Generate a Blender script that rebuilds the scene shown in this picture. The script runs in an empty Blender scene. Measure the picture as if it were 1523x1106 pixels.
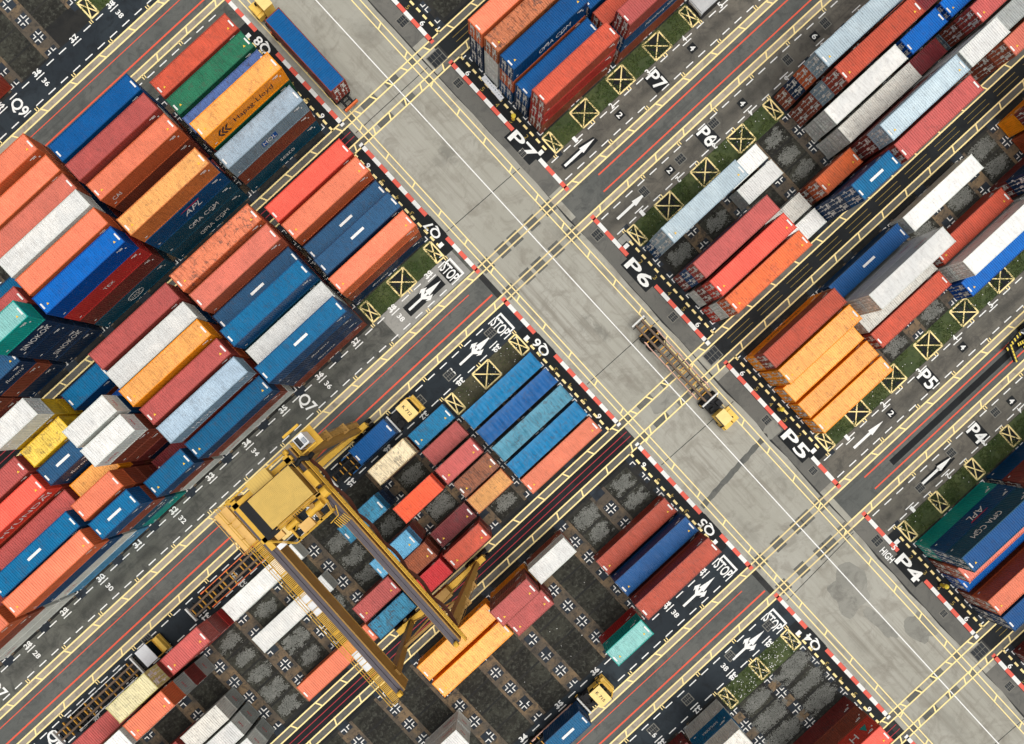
import bpy, math, random
from mathutils import Matrix, Vector
random.seed(7)
R = math.radians
scene = bpy.context.scene
col = scene.collection
PB = 6.58                      # bay pitch along U (metres)
HP = 27.03                     # half period of the yard across V
QU0, PU0 = -3.3, 16.6          # first bay edge on either side of the main road

# ------------------------------------------------------------------ helpers
def lin(rgb):
    o = []
    for c in rgb:
        c = c / 255.0
        o.append(c / 12.92 if c <= 0.04045 else ((c + 0.055) / 1.055) ** 2.4)
    return tuple(o)

class MB:
    """collects geometry in (u, v, z); v runs down the main road and is stored as -y"""
    def __init__(self): self.v = []; self.f = []
    def quad(self, a, b, c, d):
        n = len(self.v); self.v += [a, b, c, d]; self.f.append((n, n+1, n+2, n+3))
    def poly(self, pts):
        n = len(self.v); self.v += list(pts); self.f.append(tuple(range(n, n+len(pts))))
    def rect(self, u0, u1, v0, v1, z):                       # a flat sheet, face up
        self.quad((u0, -v1, z), (u1, -v1, z), (u1, -v0, z), (u0, -v0, z))
    def flat(self, pts, z):                                   # polygon in (u,v), made to face up
        p = [(a, -b, z) for a, b in pts]
        s = sum(p[i][0]*p[(i+1) % len(p)][1] - p[(i+1) % len(p)][0]*p[i][1] for i in range(len(p)))
        if s < 0: p.reverse()
        self.poly(p)
    def line(self, a, b, w, z):
        dx, dy = b[0]-a[0], b[1]-a[1]; L = math.hypot(dx, dy); nx, ny = -dy/L*w/2, dx/L*w/2
        self.flat([(a[0]+nx, a[1]+ny), (b[0]+nx, b[1]+ny), (b[0]-nx, b[1]-ny), (a[0]-nx, a[1]-ny)], z)
    def box(self, x0, x1, y0, y1, z0, z1):
        n = len(self.v)
        self.v += [(x0,y0,z0),(x1,y0,z0),(x1,y1,z0),(x0,y1,z0),(x0,y0,z1),(x1,y0,z1),(x1,y1,z1),(x0,y1,z1)]
        for f in ((0,3,2,1),(4,5,6,7),(0,1,5,4),(1,2,6,5),(2,3,7,6),(3,0,4,7)):
            self.f.append(tuple(n+i for i in f))
    def bar(self, a, b, w, h=None, w2=None, h2=None):
        """box beam between two points, optional taper"""
        h = w if h is None else h; w2 = w if w2 is None else w2; h2 = h if h2 is None else h2
        a, b = Vector(a), Vector(b); d = (b-a).normalized()
        up = Vector((0,0,1)) if abs(d.z) < .95 else Vector((0,1,0))
        s = d.cross(up).normalized(); t = s.cross(d).normalized()
        n = len(self.v)
        for p, ww, hh in ((a, w, h), (b, w2, h2)):
            for i, j in ((-1,-1),(1,-1),(1,1),(-1,1)):
                self.v.append(tuple(p + s*(ww/2*i) + t*(hh/2*j)))
        for f in ((0,1,5,4),(1,2,6,5),(2,3,7,6),(3,0,4,7),(3,2,1,0),(4,5,6,7)):
            self.f.append(tuple(n+i for i in f))
    def cyl(self, a, b, r, k=12, r2=None):
        r2 = r if r2 is None else r2
        a, b = Vector(a), Vector(b); d = (b-a).normalized()
        up = Vector((0,0,1)) if abs(d.z) < .9 else Vector((1,0,0))
        s = d.cross(up).normalized(); t = s.cross(d).normalized()
        n = len(self.v)
        for p, rr in ((a, r), (b, r2)):
            for i in range(k):
                an = 2*math.pi*i/k
                self.v.append(tuple(p + s*(rr*math.cos(an)) + t*(rr*math.sin(an))))
        for i in range(k):
            j = (i+1) % k
            self.f.append((n+i, n+j, n+k+j, n+k+i))
        self.f.append(tuple(n+i for i in range(k-1, -1, -1))); self.f.append(tuple(n+k+i for i in range(k)))
    def tube(self, pts, r, k=6):
        for i in range(len(pts)-1): self.cyl(pts[i], pts[i+1], r, k)
    def mesh(self, name, m):
        me = bpy.data.meshes.new(name); me.from_pydata(self.v, [], self.f); me.update()
        if m: me.materials.append(m)
        return me
    def build(self, name, m, parent=None, loc=None):
        o = bpy.data.objects.new(name, self.mesh(name, m)); col.objects.link(o)
        if parent: o.parent = parent
        if loc: o.location = loc
        return o

def empty(name, loc, rz=0.0):
    o = bpy.data.objects.new(name, None); col.objects.link(o)
    o.location = loc; o.rotation_euler = (0, 0, rz); o.empty_display_size = 0.5
    return o
def tag(o, label=None, cat=None, group=None, kind=None):
    if label: o['label'] = label
    if cat: o['category'] = cat
    if group: o['group'] = group
    if kind: o['kind'] = kind
    return o
def struct(mb, name, m):
    return tag(mb.build(name, m), kind='structure')
def copy_tree(o, parent=None):
    c = o.copy(); col.objects.link(c)
    if parent: c.parent = parent
    for ch in o.children: copy_tree(ch, c)
    return c

# ------------------------------------------------------------------ materials
def newmat(name):
    m = bpy.data.materials.new(name); m.use_nodes = True
    nt = m.node_tree; nt.nodes.clear()
    out = nt.nodes.new('ShaderNodeOutputMaterial'); b = nt.nodes.new('ShaderNodeBsdfPrincipled')
    nt.links.new(b.outputs[0], out.inputs[0])
    b.inputs['Specular IOR Level'].default_value = 0.3
    return m, nt, b
def N(nt, t, **kw):
    n = nt.nodes.new(t)
    for k, v in kw.items(): setattr(n, k, v)
    return n
def noise(nt, vec, scale, detail=4, rough=.55, dist=0.0):
    n = N(nt, 'ShaderNodeTexNoise'); n.inputs['Scale'].default_value = scale
    n.inputs['Detail'].default_value = detail; n.inputs['Roughness'].default_value = rough
    n.inputs['Distortion'].default_value = dist
    nt.links.new(vec, n.inputs['Vector']); return n.outputs['Fac']
def ramp(nt, fac, a, b, lo=0.0, hi=1.0):
    n = N(nt, 'ShaderNodeMapRange'); n.inputs['From Min'].default_value = a; n.inputs['From Max'].default_value = b
    n.inputs['To Min'].default_value = lo; n.inputs['To Max'].default_value = hi
    nt.links.new(fac, n.inputs['Value']); return n.outputs['Result']
def mix(nt, fac, a, b, mode='MIX'):
    n = N(nt, 'ShaderNodeMix', data_type='RGBA', blend_type=mode)
    for s, v in ((n.inputs[0], fac), (n.inputs[6], a), (n.inputs[7], b)):
        if isinstance(v, bpy.types.NodeSocket): nt.links.new(v, s)
        elif isinstance(v, (int, float)): s.default_value = v
        else: s.default_value = (*v[:3], 1)
    return n.outputs[2]
def mth(nt, op, a, b):
    n = N(nt, 'ShaderNodeMath', operation=op)
    for s, v in ((n.inputs[0], a), (n.inputs[1], b)):
        if isinstance(v, bpy.types.NodeSocket): nt.links.new(v, s)
        else: s.default_value = v
    return n.outputs[0]
def wpos(nt):
    return N(nt, 'ShaderNodeNewGeometry').outputs['Position']
def bump(nt, b, fac, strength, dist):
    n = N(nt, 'ShaderNodeBump'); n.inputs['Strength'].default_value = strength; n.inputs['Distance'].default_value = dist
    nt.links.new(fac, n.inputs['Height']); nt.links.new(n.outputs[0], b.inputs['Normal'])

def ground_mat(name, rgb, light=None, dark=None, amount=.6, speck=.35, rough=.85, scale=.09, seam=0.0, track=None, moss=None, stains=()):
    """weathered ground: broad tone patches, blotchy stains, grain; optional rubber marks along the traffic"""
    m, nt, b = newmat(name); p = wpos(nt); base = lin(rgb)
    light = lin(light) if light else tuple(c*1.35 for c in base)
    dark = lin(dark) if dark else tuple(c*.55 for c in base)
    big = noise(nt, p, scale, 6, .62, .4); mid = noise(nt, p, scale*6, 7, .68, .8); fine = noise(nt, p, 14, 3, .7)
    c = mix(nt, ramp(nt, big, .44, .62, 0, amount), base, light)
    c = mix(nt, ramp(nt, mid, .5, .64, 0, amount), c, dark)
    st = noise(nt, p, scale*2.3, 7, .74, 1.6)
    c = mix(nt, ramp(nt, st, .54, .66, 0, amount*.9), c, tuple(x*.8 for x in dark))
    for su, sv, ra, rb, k in stains:                        # oil spills and scorched spots, each with its own ragged outline
        mp = N(nt, 'ShaderNodeMapping'); mp.inputs['Scale'].default_value = (1/ra, 1/rb, 0); mp.inputs['Location'].default_value = (-su/ra, sv/rb, 0)
        nt.links.new(p, mp.inputs['Vector']); ln = N(nt, 'ShaderNodeVectorMath', operation='LENGTH'); nt.links.new(mp.outputs[0], ln.inputs[0])
        rg_ = mth(nt, 'ADD', ln.outputs['Value'], ramp(nt, noise(nt, p, .8, 7, .72, .8), .3, .7, -.55, .55))
        c = mix(nt, ramp(nt, rg_, 1.0, .25, 0, k), c, tuple(x*.42 for x in base))
    if moss:
        mo = noise(nt, p, scale*9, 8, .75, .5)
        c = mix(nt, ramp(nt, mo, .5, .66, 0, .85), c, lin(moss))
    if track:
        mp = N(nt, 'ShaderNodeMapping'); mp.inputs['Scale'].default_value = (1.5, .05, 1) if track == 'v' else (.05, 1.5, 1)
        nt.links.new(p, mp.inputs['Vector']); tk = noise(nt, mp.outputs[0], 1.0, 5, .7, .15)
        brk = noise(nt, p, .05, 4, .6)
        c = mix(nt, mth(nt, 'MULTIPLY', ramp(nt, tk, .48, .66, 0, .8), ramp(nt, brk, .36, .6)), c, dark)
        if track == 'u':                                    # oil and rubber down the middle of each truck lane
            sx = N(nt, 'ShaderNodeSeparateXYZ'); nt.links.new(p, sx.inputs[0])
            d = mth(nt, 'ABSOLUTE', mth(nt, 'SUBTRACT', mth(nt, 'PINGPONG', sx.outputs['Y'], HP), 4.95), 0)
            oil = noise(nt, p, .16, 6, .66, .5)
            c = mix(nt, mth(nt, 'MULTIPLY', ramp(nt, d, 1.15, .15), ramp(nt, oil, .4, .6, 0, .85)), c, tuple(x*.62 for x in dark))
    c = mix(nt, speck, c, mix(nt, ramp(nt, fine, .3, .7), tuple(x*.55 for x in base), tuple(min(1, x*1.6) for x in base)))
    if seam:                                                # paving joints every few metres
        tb = N(nt, 'ShaderNodeTexBrick'); tb.offset = 0; tb.squash = 1
        tb.inputs['Scale'].default_value = 1; tb.inputs['Brick Width'].default_value = seam
        tb.inputs['Row Height'].default_value = seam*1.9; tb.inputs['Mortar Size'].default_value = .035
        tb.inputs['Color1'].default_value = tb.inputs['Color2'].default_value = (1,1,1,1); tb.inputs['Mortar'].default_value = (.6,.58,.55,1)
        nt.links.new(p, tb.inputs['Vector']); c = mix(nt, .55, c, tb.outputs['Color'], 'MULTIPLY')
    nt.links.new(c, b.inputs['Base Color']); b.inputs['Roughness'].default_value = rough
    bump(nt, b, fine, .25, .02)
    return m
def marking_mat(name, rgb, under, wear=.35):
    """road paint worn through to the surface below"""
    m, nt, b = newmat(name); p = wpos(nt)
    w = noise(nt, p, 3.2, 7, .75, .5); w2 = noise(nt, p, .16, 4, .6)
    f = mth(nt, 'ADD', ramp(nt, w, .58, .68, 0, .85), ramp(nt, w2, .55, .75, 0, wear))
    f = mth(nt, 'MINIMUM', mth(nt, 'MULTIPLY', f, wear*1.6), .9)
    g = noise(nt, p, 26, 3, .7)
    c = mix(nt, f, lin(rgb), lin(under)); c = mix(nt, ramp(nt, g, .45, .8, 0, .3), c, lin(under))
    nt.links.new(c, b.inputs['Base Color']); b.inputs['Roughness'].default_value = .7
    return m
def plain(name, rgb, rough=.5, metal=0.0, var=.25, sc=3.0):
    m, nt, b = newmat(name); p = N(nt, 'ShaderNodeTexCoord').outputs['Object']
    n1 = noise(nt, p, sc, 5, .65, .4); base = lin(rgb)
    c = mix(nt, ramp(nt, n1, .42, .75, 0, var*2), base, tuple(x*.5 for x in base))
    nt.links.new(c, b.inputs['Base Color']); b.inputs['Roughness'].default_value = rough; b.inputs['Metallic'].default_value = metal
    return m
def grime(name, rgb, rust=.3, rough=.55, sc=1.2):
    """painted steel with rust and dirt"""
    m, nt, b = newmat(name); p = N(nt, 'ShaderNodeTexCoord').outputs['Object']
    a = noise(nt, p, sc, 6, .7, .6); d = noise(nt, p, sc*5, 5, .7, .3); base = lin(rgb)
    c = mix(nt, ramp(nt, a, .4, .75, 0, .45), base, tuple(x*.55 for x in base))
    c = mix(nt, ramp(nt, d, .6, .74, 0, rust), c, (.07, .035, .02))
    nt.links.new(c, b.inputs['Base Color']); b.inputs['Roughness'].default_value = rough
    return m
def container_mat():
    m, nt, b = newmat('container_paint')
    oi = N(nt, 'ShaderNodeObjectInfo'); tc = N(nt, 'ShaderNodeTexCoord').outputs['Object']
    off = N(nt, 'ShaderNodeVectorMath', operation='SCALE'); off.inputs[0].default_value = (37, 91, 53)
    nt.links.new(oi.outputs['Random'], off.inputs['Scale'])
    ad = N(nt, 'ShaderNodeVectorMath', operation='ADD'); nt.links.new(tc, ad.inputs[0]); nt.links.new(off.outputs[0], ad.inputs[1])
    p = ad.outputs[0]
    wear = oi.outputs['Alpha']
    big = noise(nt, p, .35, 5, .65, .3)
    mp = N(nt, 'ShaderNodeMapping'); mp.inputs['Scale'].default_value = (3.4, .45, .45); nt.links.new(p, mp.inputs['Vector'])
    streak = noise(nt, mp.outputs[0], 1.4, 6, .74, .2)
    spot = noise(nt, p, 1.5, 8, .76, .7); fine = noise(nt, p, 9, 4, .7)
    c = oi.outputs['Color']
    c = mix(nt, ramp(nt, big, .46, .66, 0, .5), c, mix(nt, 1.0, c, (1.35, 1.3, 1.25), 'MULTIPLY'))
    dark = mix(nt, 1.0, c, (.44, .40, .38), 'MULTIPLY')
    c = mix(nt, mth(nt, 'MULTIPLY', ramp(nt, streak, .48, .62, 0, .85), mth(nt, 'ADD', wear, .16)), c, dark)
    rustf = mth(nt, 'MULTIPLY', ramp(nt, spot, .55, .61, 0, .9), mth(nt, 'MULTIPLY', wear, 1.1))
    c = mix(nt, rustf, c, (.085, .06, .052))
    sp2 = noise(nt, p, .7, 7, .8, 1.0)
    c = mix(nt, mth(nt, 'MULTIPLY', ramp(nt, sp2, .555, .62, 0, .9), wear), c, (.075, .065, .062))
    sp3 = noise(nt, p, 4.5, 3, .5, .2)                                # small dents and scuffs
    c = mix(nt, ramp(nt, sp3, .69, .73, 0, .5), c, (.06, .055, .05))
    c = mix(nt, ramp(nt, fine, .5, .8, 0, .1), c, dark)
    nt.links.new(c, b.inputs['Base Color']); b.inputs['Roughness'].default_value = .38; b.inputs['Specular IOR Level'].default_value = .22
    nt.links.new(mth(nt, 'ADD', ramp(nt, spot, .4, .7, 0, .25), .32), b.inputs['Roughness'])
    bump(nt, b, fine, .12, .01)
    return m
PAINT = container_mat()
STAINS = ((6.3, -17.0, 1.2, 2.6, .75), (4.9, -16.4, 1.6, 1.3, .45), (5.2, 14.2, 1.0, 2.2, .8), (4.3, 12.2, 1.4, 2.0, .45), (7.6, 21.5, 1.5, 4.5, .4), (5.9, 64.0, 3.2, 3.6, .3), (8.0, 62.5, 1.8, 2.6, .3),
          (10.2, 1.5, 1.5, 3.0, .35), (1.5, 47.5, 1.5, 3.0, .3), (9.0, -35.5, 2.2, 3.0, .35), (3.5, -30.0, 1.5, 2.5, .3), (9.5, 45.0, 1.6, 4.0, .3), (4.0, 86.0, 1.6, 5.0, .35), (2.2, 70.0, 1.0, 3.0, .3))
M = dict(
 yard=ground_mat('yard_asphalt', (44,45,45), (66,65,62), (24,25,27)),
 block=ground_mat('stacking_ground', (33,33,32), (58,56,50), (17,19,21), .8, .4),
 road=ground_mat('road_concrete', (154,152,141), (174,172,163), (118,112,101), .55, .16, .8, .06, 0, 'v', None, STAINS),
 shoulder=ground_mat('shoulder_asphalt', (98,97,92), (120,117,110), (66,67,66), .6, .35),
 lane_p=ground_mat('lane_asphalt', (97,94,86), (114,108,98), (56,55,53), .8, .32, .85, .11, 0, 'u'),
 lane_q=ground_mat('lane_asphalt_worn', (90,91,84), (106,105,100), (48,49,49), .8, .3, .85, .11, 0, 'u'),
 lane_d=ground_mat('lane_asphalt_new', (34,41,47), (54,63,69), (20,23,27), .7, .25),
 middle=ground_mat('corridor_asphalt', (86,88,85), (112,111,106), (58,60,59), .75, .45, .85, .12, 0, 'u'),
 strip=ground_mat('runway_concrete', (150,141,127), (176,166,150), (104,99,91), .7, .25),
 strip_d=ground_mat('runway_concrete_dark', (92,91,86), (122,118,109), (58,60,60), .7, .3),
 tar=ground_mat('fresh_tar', (20,23,25), (40,44,47), (11,12,14), .6, .25),
 pale=ground_mat('pale_patch', (138,137,132), (160,158,150), (100,100,97), .6, .2),
 patch=ground_mat('asphalt_patch', (92,93,89), (118,116,109), (62,63,62), .7, .3),
 oldpatch=ground_mat('old_repair', (132,131,123), (150,148,139), (108,106,99), .8, .25),
 markw=marking_mat('worn_corner_paint', (226,224,218), (60,58,54), .55),
 plinth=ground_mat('plinth_concrete', (84,76,66), (136,112,82), (44,43,42), .95, .3, .9, .25),
 pad=ground_mat('dark_pad', (34,41,49), (56,64,72), (22,25,29), .7, .25),
 pit=ground_mat('pit_soil', (36,35,31), (70,70,60), (17,17,16), .9, .4, .95, .22, 0, None, (96,98,88)),
 gravel=ground_mat('grey_gravel', (108,109,104), (142,142,136), (64,64,59), .85, .6, .95, .6),
 verge=ground_mat('verge_soil', (62,74,44), (98,104,64), (44,46,34), .9, .5, .95, .35),
 moss=ground_mat('mossy_soil', (66,64,50), (96,92,70), (42,42,34), .9, .5, .95, .35),
 white=marking_mat('white_road_paint', (236,236,232), (66,66,64), .3),
 yellow=marking_mat('yellow_road_paint', (250,226,158), (150,138,112), .16),
 yellowf=marking_mat('faded_yellow_paint', (226,204,146), (178,168,150), .5),
 yellow2=marking_mat('yellow_thin_paint', (158,136,70), (30,30,30), .4),
 red=marking_mat('red_road_paint', (226,92,66), (80,78,74), .25),
 redd=marking_mat('dark_red_road_paint', (176,52,62), (40,36,38), .3),
 kred=marking_mat('kerb_red_paint', (222,96,80), (120,90,80), .2),
 kwhite=marking_mat('kerb_white_paint', (228,228,224), (130,130,126), .2),
 grate=plain('iron_grate', (38,42,46), .6, .3),
 frame_grey=plain('grate_frame', (120,118,110), .8),
 wmark=plain('white_marking', (232,230,226), .6, 0, .15),
 ymark=plain('yellow_marking', (236,190,60), .6, 0, .1),
 black=plain('black_lettering', (20,24,40), .6, 0, .1),
 redt=plain('red_lettering', (200,36,56), .6, 0, .1),
 blue_t=plain('blue_lettering', (16,78,150), .6, 0, .1),
 teal_t=plain('teal_lettering', (20,140,130), .6, 0, .1),
 steel=plain('galvanised_bar', (96,94,90), .45, .4),
 doorsteel=plain('door_hardware', (206,204,198), .5, .1),
 crane=grime('crane_yellow', (214,168,58), .4), crane_d=grime('crane_ochre', (156,118,56), .5),
 crane_roof=grime('crane_roof_yellow', (204,172,92), .12, .6, .6), crane_pale=grime('crane_house_yellow', (222,178,104), .15, .6, .6),
 rail=grime('rail_top', (84,78,84), .5, .5), cable=plain('cable_brown', (84,44,28), .7), hose=plain('black_hose', (16,17,18), .6),
 cabwhite=plain('cab_white', (222,224,226), .4, 0, .12), glass=plain('dark_glass', (18,24,28), .12, 0, .1), tyre=plain('tyre_rubber', (20,20,21), .85),
 truck=grime('truck_yellow', (240,198,92), .15, .5, .8), truck_roof=grime('truck_roof_yellow', (244,212,136), .1, .6, .8), truck_d=plain('truck_black', (26,27,29), .7),
 beam=grime('trailer_beam', (110,92,76), .6, .7), beam_y=grime('trailer_yellow', (206,150,54), .5), beam_k=plain('trailer_black', (24,25,27), .7), tw=grime('trailer_white', (220,220,216), .25), tor=grime('trailer_orange', (224,112,60), .3), tpink=grime('trailer_rail_pink', (214,170,150), .3),
 tblue=grime('trailer_blue', (20,80,130), .3), hazy=grime('hazard_yellow', (226,200,70), .2), sky_g=grime('machine_grey', (150,156,164), .2), panel=grime('panel_white', (226,228,232), .12),
)

# ------------------------------------------------------------------ text as mesh
_tc = {}
def text_mesh(s, shear=0.0, bold=.012):
    k = (s, shear, bold)
    if k in _tc: return _tc[k]
    cu = bpy.data.curves.new('t', 'FONT'); cu.body = s; cu.size = 1; cu.align_x = 'CENTER'; cu.align_y = 'CENTER'
    cu.shear = shear; cu.offset = bold; cu.resolution_u = 3
    o = bpy.data.objects.new('t', cu); col.objects.link(o)
    dg = bpy.context.evaluated_depsgraph_get()
    me = bpy.data.meshes.new_from_object(o.evaluated_get(dg))
    vs = [tuple(v.co) for v in me.vertices]; fs = [tuple(p.vertices) for p in me.polygons]
    x0 = min(v[0] for v in vs); x1 = max(v[0] for v in vs); y0 = min(v[1] for v in vs); y1 = max(v[1] for v in vs)
    vs = [(v[0]-(x0+x1)/2, v[1]-(y0+y1)/2) for v in vs]
    bpy.data.objects.remove(o); bpy.data.curves.remove(cu); bpy.data.meshes.remove(me)
    _tc[k] = (vs, fs, x1-x0, y1-y0); return _tc[k]
def add_text(mb, s, org, ex, ey, w, h, shear=0.0, bold=.012):
    """letters w wide and h tall round org; ex = reading direction, ey = up"""
    vs, fs, tw, th = text_mesh(s, shear, bold); n = len(mb.v)
    for x, y in vs:
        a, b = x/tw*w, y/th*h
        mb.v.append((org[0]+ex[0]*a+ey[0]*b, org[1]+ex[1]*a+ey[1]*b, org[2]+ex[2]*a+ey[2]*b))
    mb.f += [tuple(n+i for i in f) for f in fs]

# ------------------------------------------------------------------ setting: ground
U0, U1, V0, V1 = -150, 170, -170, 190
g = MB(); g.rect(U0-200, U1+200, V0-200, V1+200, 0); struct(g, 'yard_ground', M['yard'])
CW = [HP*k for k in range(-3, 5)]                # corridor centre lines; even k are the wide ones
def even(k): return k % 2 == 0
# stacking blocks
g = MB()
for k in range(-3, 4):
    c0 = HP*k; a = c0 + (6.9 if even(k) else 2.4); b = c0 + HP - (2.4 if even(k) else 6.9)
    g.rect(U0, -1.9, a, b, .004); g.rect(15.0, U1, a, b, .004)
struct(g, 'stacking_yard', M['block'])
# main road with its slightly ragged edge
g = MB(); rr = random.Random(3)
edge = []
v = V0
while v < V1:
    edge.append((12.05 + rr.uniform(-.16, .16), v)); v += 3.1
g.flat([(-1.2, V0)] + edge + [(12.0, V1), (-1.2, V1)], .004)
g.rect(12.2, 14.3, -3.4, 1.0, .004); g.rect(12.2, 14.3, 25.0, 30.0, .004); g.rect(12.2, 14.3, -30.0, -25.2, .004)
g.rect(12.2, 14.3, 50.4, 56.6, .004); g.rect(12.2, 14.3, 79, 84, .004)
struct(g, 'main_road', M['road'])
g = MB()
for a, b in ((-53, -30), (-25.2, -3.4), (1.0, 25.0), (30.0, 50.4), (56.6, 79), (84, 105)): g.rect(12.2, 15.0, a, b, .0025)
struct(g, 'road_shoulder', M['shoulder'])
# kerb apron behind the red and white band: dark asphalt
g = MB()
for k in range(-3, 4):
    c0 = HP*k; a = c0 + (3.2 if even(k) else 2.4); b = c0 + HP - (2.4 if even(k) else 3.2)
    g.rect(-3.2, -1.2, a, b, .006)
    g.rect(14.3, 17.0, a + (3.8 if even(k) else 0), b - (0 if even(k) else 3.8), .006)
struct(g, 'apron', M['tar'])
# corridors
lp, lq, ld, mid, st, std, tar, pale = (MB() for _ in range(8))
for k, c0 in zip(range(-3, 5), CW):
    if even(k):
        lp.rect(14.3, U1, c0-6.9, c0-2.95, .008); lp.rect(14.3, U1, c0+2.95, c0+6.9, .008)
        # the truck lane in front of each block on the other side; newer ones are almost black
        (ld if k in (2, 4, -2) else lq).rect(U0, -1.2, c0-6.9, c0-2.95, .008); ld.rect(U0, -1.2, c0+2.95, c0+6.9, .008) if k != -2 else lq.rect(U0, -1.2, c0+2.95, c0+6.9, .008)
        mid.rect(13.0, U1, c0-1.9, c0+1.9, .008); mid.rect(U0, -2.0, c0-1.9, c0+1.9, .008)
        for s in (-1, 1):
            st.rect(11.9, U1, *sorted((c0+s*1.9, c0+s*2.95)), .010); st.rect(U0, -.2, *sorted((c0+s*1.9, c0+s*2.95)), .010)
    else:
        tar.rect(15.0, U1, c0-2.6, c0+2.6, .008); tar.rect(U0, -2.3, c0-2.6, c0+2.6, .008)
        for s in (-1, 1):
            std.rect(13.5, U1, *sorted((c0+s*1.15, c0+s*2.15)), .010); std.rect(U0, -.6, *sorted((c0+s*1.15, c0+s*2.15)), .010)
pale.rect(-15.2, -2.2, -6.9, -3.1, .0105); pale.rect(15.0, 16.4, 7.0, 8.4, .010)
for n_, m_, mat_ in (('truck_lane', lp, 'lane_p'), ('truck_lane', lq, 'lane_q'), ('truck_lane', ld, 'lane_d'), ('corridor', mid, 'middle'),
                     ('crane_runway', st, 'strip'), ('crane_runway', std, 'strip_d'), ('corridor', tar, 'tar'), ('pavement_patch', pale, 'pale')):
    struct(m_, n_, M[mat_])
# dark strip between the red lines further right
g = MB(); g.rect(22, U1, 2*HP-.45, 2*HP+.45, .012)
struct(g, 'trench_cover', M['tar'])
# patches in the road
g = MB()
for c0, off, w, us in ((0, 2.38, 1.7, (-.1, 2.9, 5.1, 8.2, 11.1)), (HP*2, 2.38, 1.7, (0, 3.4, 7.0, 8.6, 11.2))):
    for s in (-1, 1):
        for u in us: g.rect(u-.85, u+.85, c0+s*off-.85, c0+s*off+.85, .0105)
for c0 in (-HP, HP, HP*3):
    for s in (-1, 1):
        for u, w in ((-.1, 1.0), (3.1, 2.4), (7.2, 2.0), (10.9, 1.0)): g.rect(u-w/2, u+w/2, c0+s*1.65-.5, c0+s*1.65+.5, .0105)
struct(g, 'road_patch', M['patch'])
g = MB(); r3 = random.Random(9)
def strip(pts, w):                                          # a wandering repaired trench
    L_, R_ = [], []
    for a, b in zip(pts, pts[1:]):
        n = max(2, int(math.hypot(b[0]-a[0], b[1]-a[1])/.5))
        for i in range(n): f = i/n; x, y = a[0]+(b[0]-a[0])*f, a[1]+(b[1]-a[1])*f; L_.append((x, y-w/2+r3.uniform(-.08, .08))); R_.append((x, y+w/2+r3.uniform(-.08, .08)))
    for i in range(len(L_)-1): g.flat([L_[i], L_[i+1], R_[i+1], R_[i]], .0105)
strip([(-.8, 41.0), (5, 40.4), (11.9, 39.8)], .75)
struct(g, 'trench_repair', M['patch'])
g = MB()
for cu, cv, ra, rb, sd_ in ((6.4, 62.8, 2.6, 2.9, 4), (6.3, 69.0, .8, 2.6, 5), (9.8, 73.2, 1.5, 2.3, 6), (4.9, 27.1, 1.6, 1.2, 7), (13.2, 39.7, 1.2, .9, 8)):
    ph = [random.Random(sd_*3+q).uniform(0, 6) for q in range(3)]; ring = []
    for i in range(40):
        a = 6.2832*i/40; w_ = 1+.16*math.sin(2*a+ph[0])+.1*math.sin(5*a+ph[1])+r3.uniform(-.04, .04); q = 1/(abs(math.cos(a))**4+abs(math.sin(a))**4)**.25
        ring.append((cu+ra*math.cos(a)*w_*q, cv+rb*math.sin(a)*w_*q))
    g.flat(ring, .0103)
struct(g, 'road_patch', M['oldpatch'])

g = MB()
for v in (-26.9, -8.9, 18.4, 33.2, 58.0, 92.0):
    g.line((-1.0, v+rr.uniform(-.3, .3)), (11.9, v+rr.uniform(-.5, .5)), .09, .0065)
struct(g, 'road_joint', M['tar'])
# plinth rows, dark pads, corner marks, pits and gravel of every block
plin, pad, mark, pit = MB(), MB(), MB(), MB()
def rows(c0, s): return [c0 + s*(8.5 + 2.84*n) for n in range(6)]
BLK = {}
for nm, k, s in (('9', -2, -1), ('8', -2, 1), ('7', 0, -1), ('6', 0, 1), ('5', 2, -1), ('4', 2, 1), ('3', 4, -1)):
    BLK[nm] = (HP*k, s)
rl_ = random.Random(21)
def lmark(u, v, du, dv, L=.62):
    g_ = .16; L = L*rl_.uniform(.8, 1.05)
    if rl_.random() < .05: return
    mark.rect(*sorted((u+du*g_, u+du*(g_+.13))), *sorted((v+dv*g_, v+dv*(g_+L))), .022)
    mark.rect(*sorted((u+du*(g_+.13), u+du*(g_+L))), *sorted((v+dv*g_, v+dv*(g_+.13))), .022)
VERGE = {('P','7'): (17.0, 42.9), ('P','6'): (17.0, 42.9), ('P','5'): (17.0, 56.1), ('P','4'): (17.0, 56.1), ('Q','7'): (-16.5, -3.6), ('Q','6'): (-16.5, -3.6), ('Q','4'): (-16.5, -3.6), ('Q','9'): (-16.5, -3.6)}
def in_verge(side, nm, u):
    w = VERGE.get((side, nm)); return bool(w) and w[0]-.3 <= u <= w[1]+.3
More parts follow.
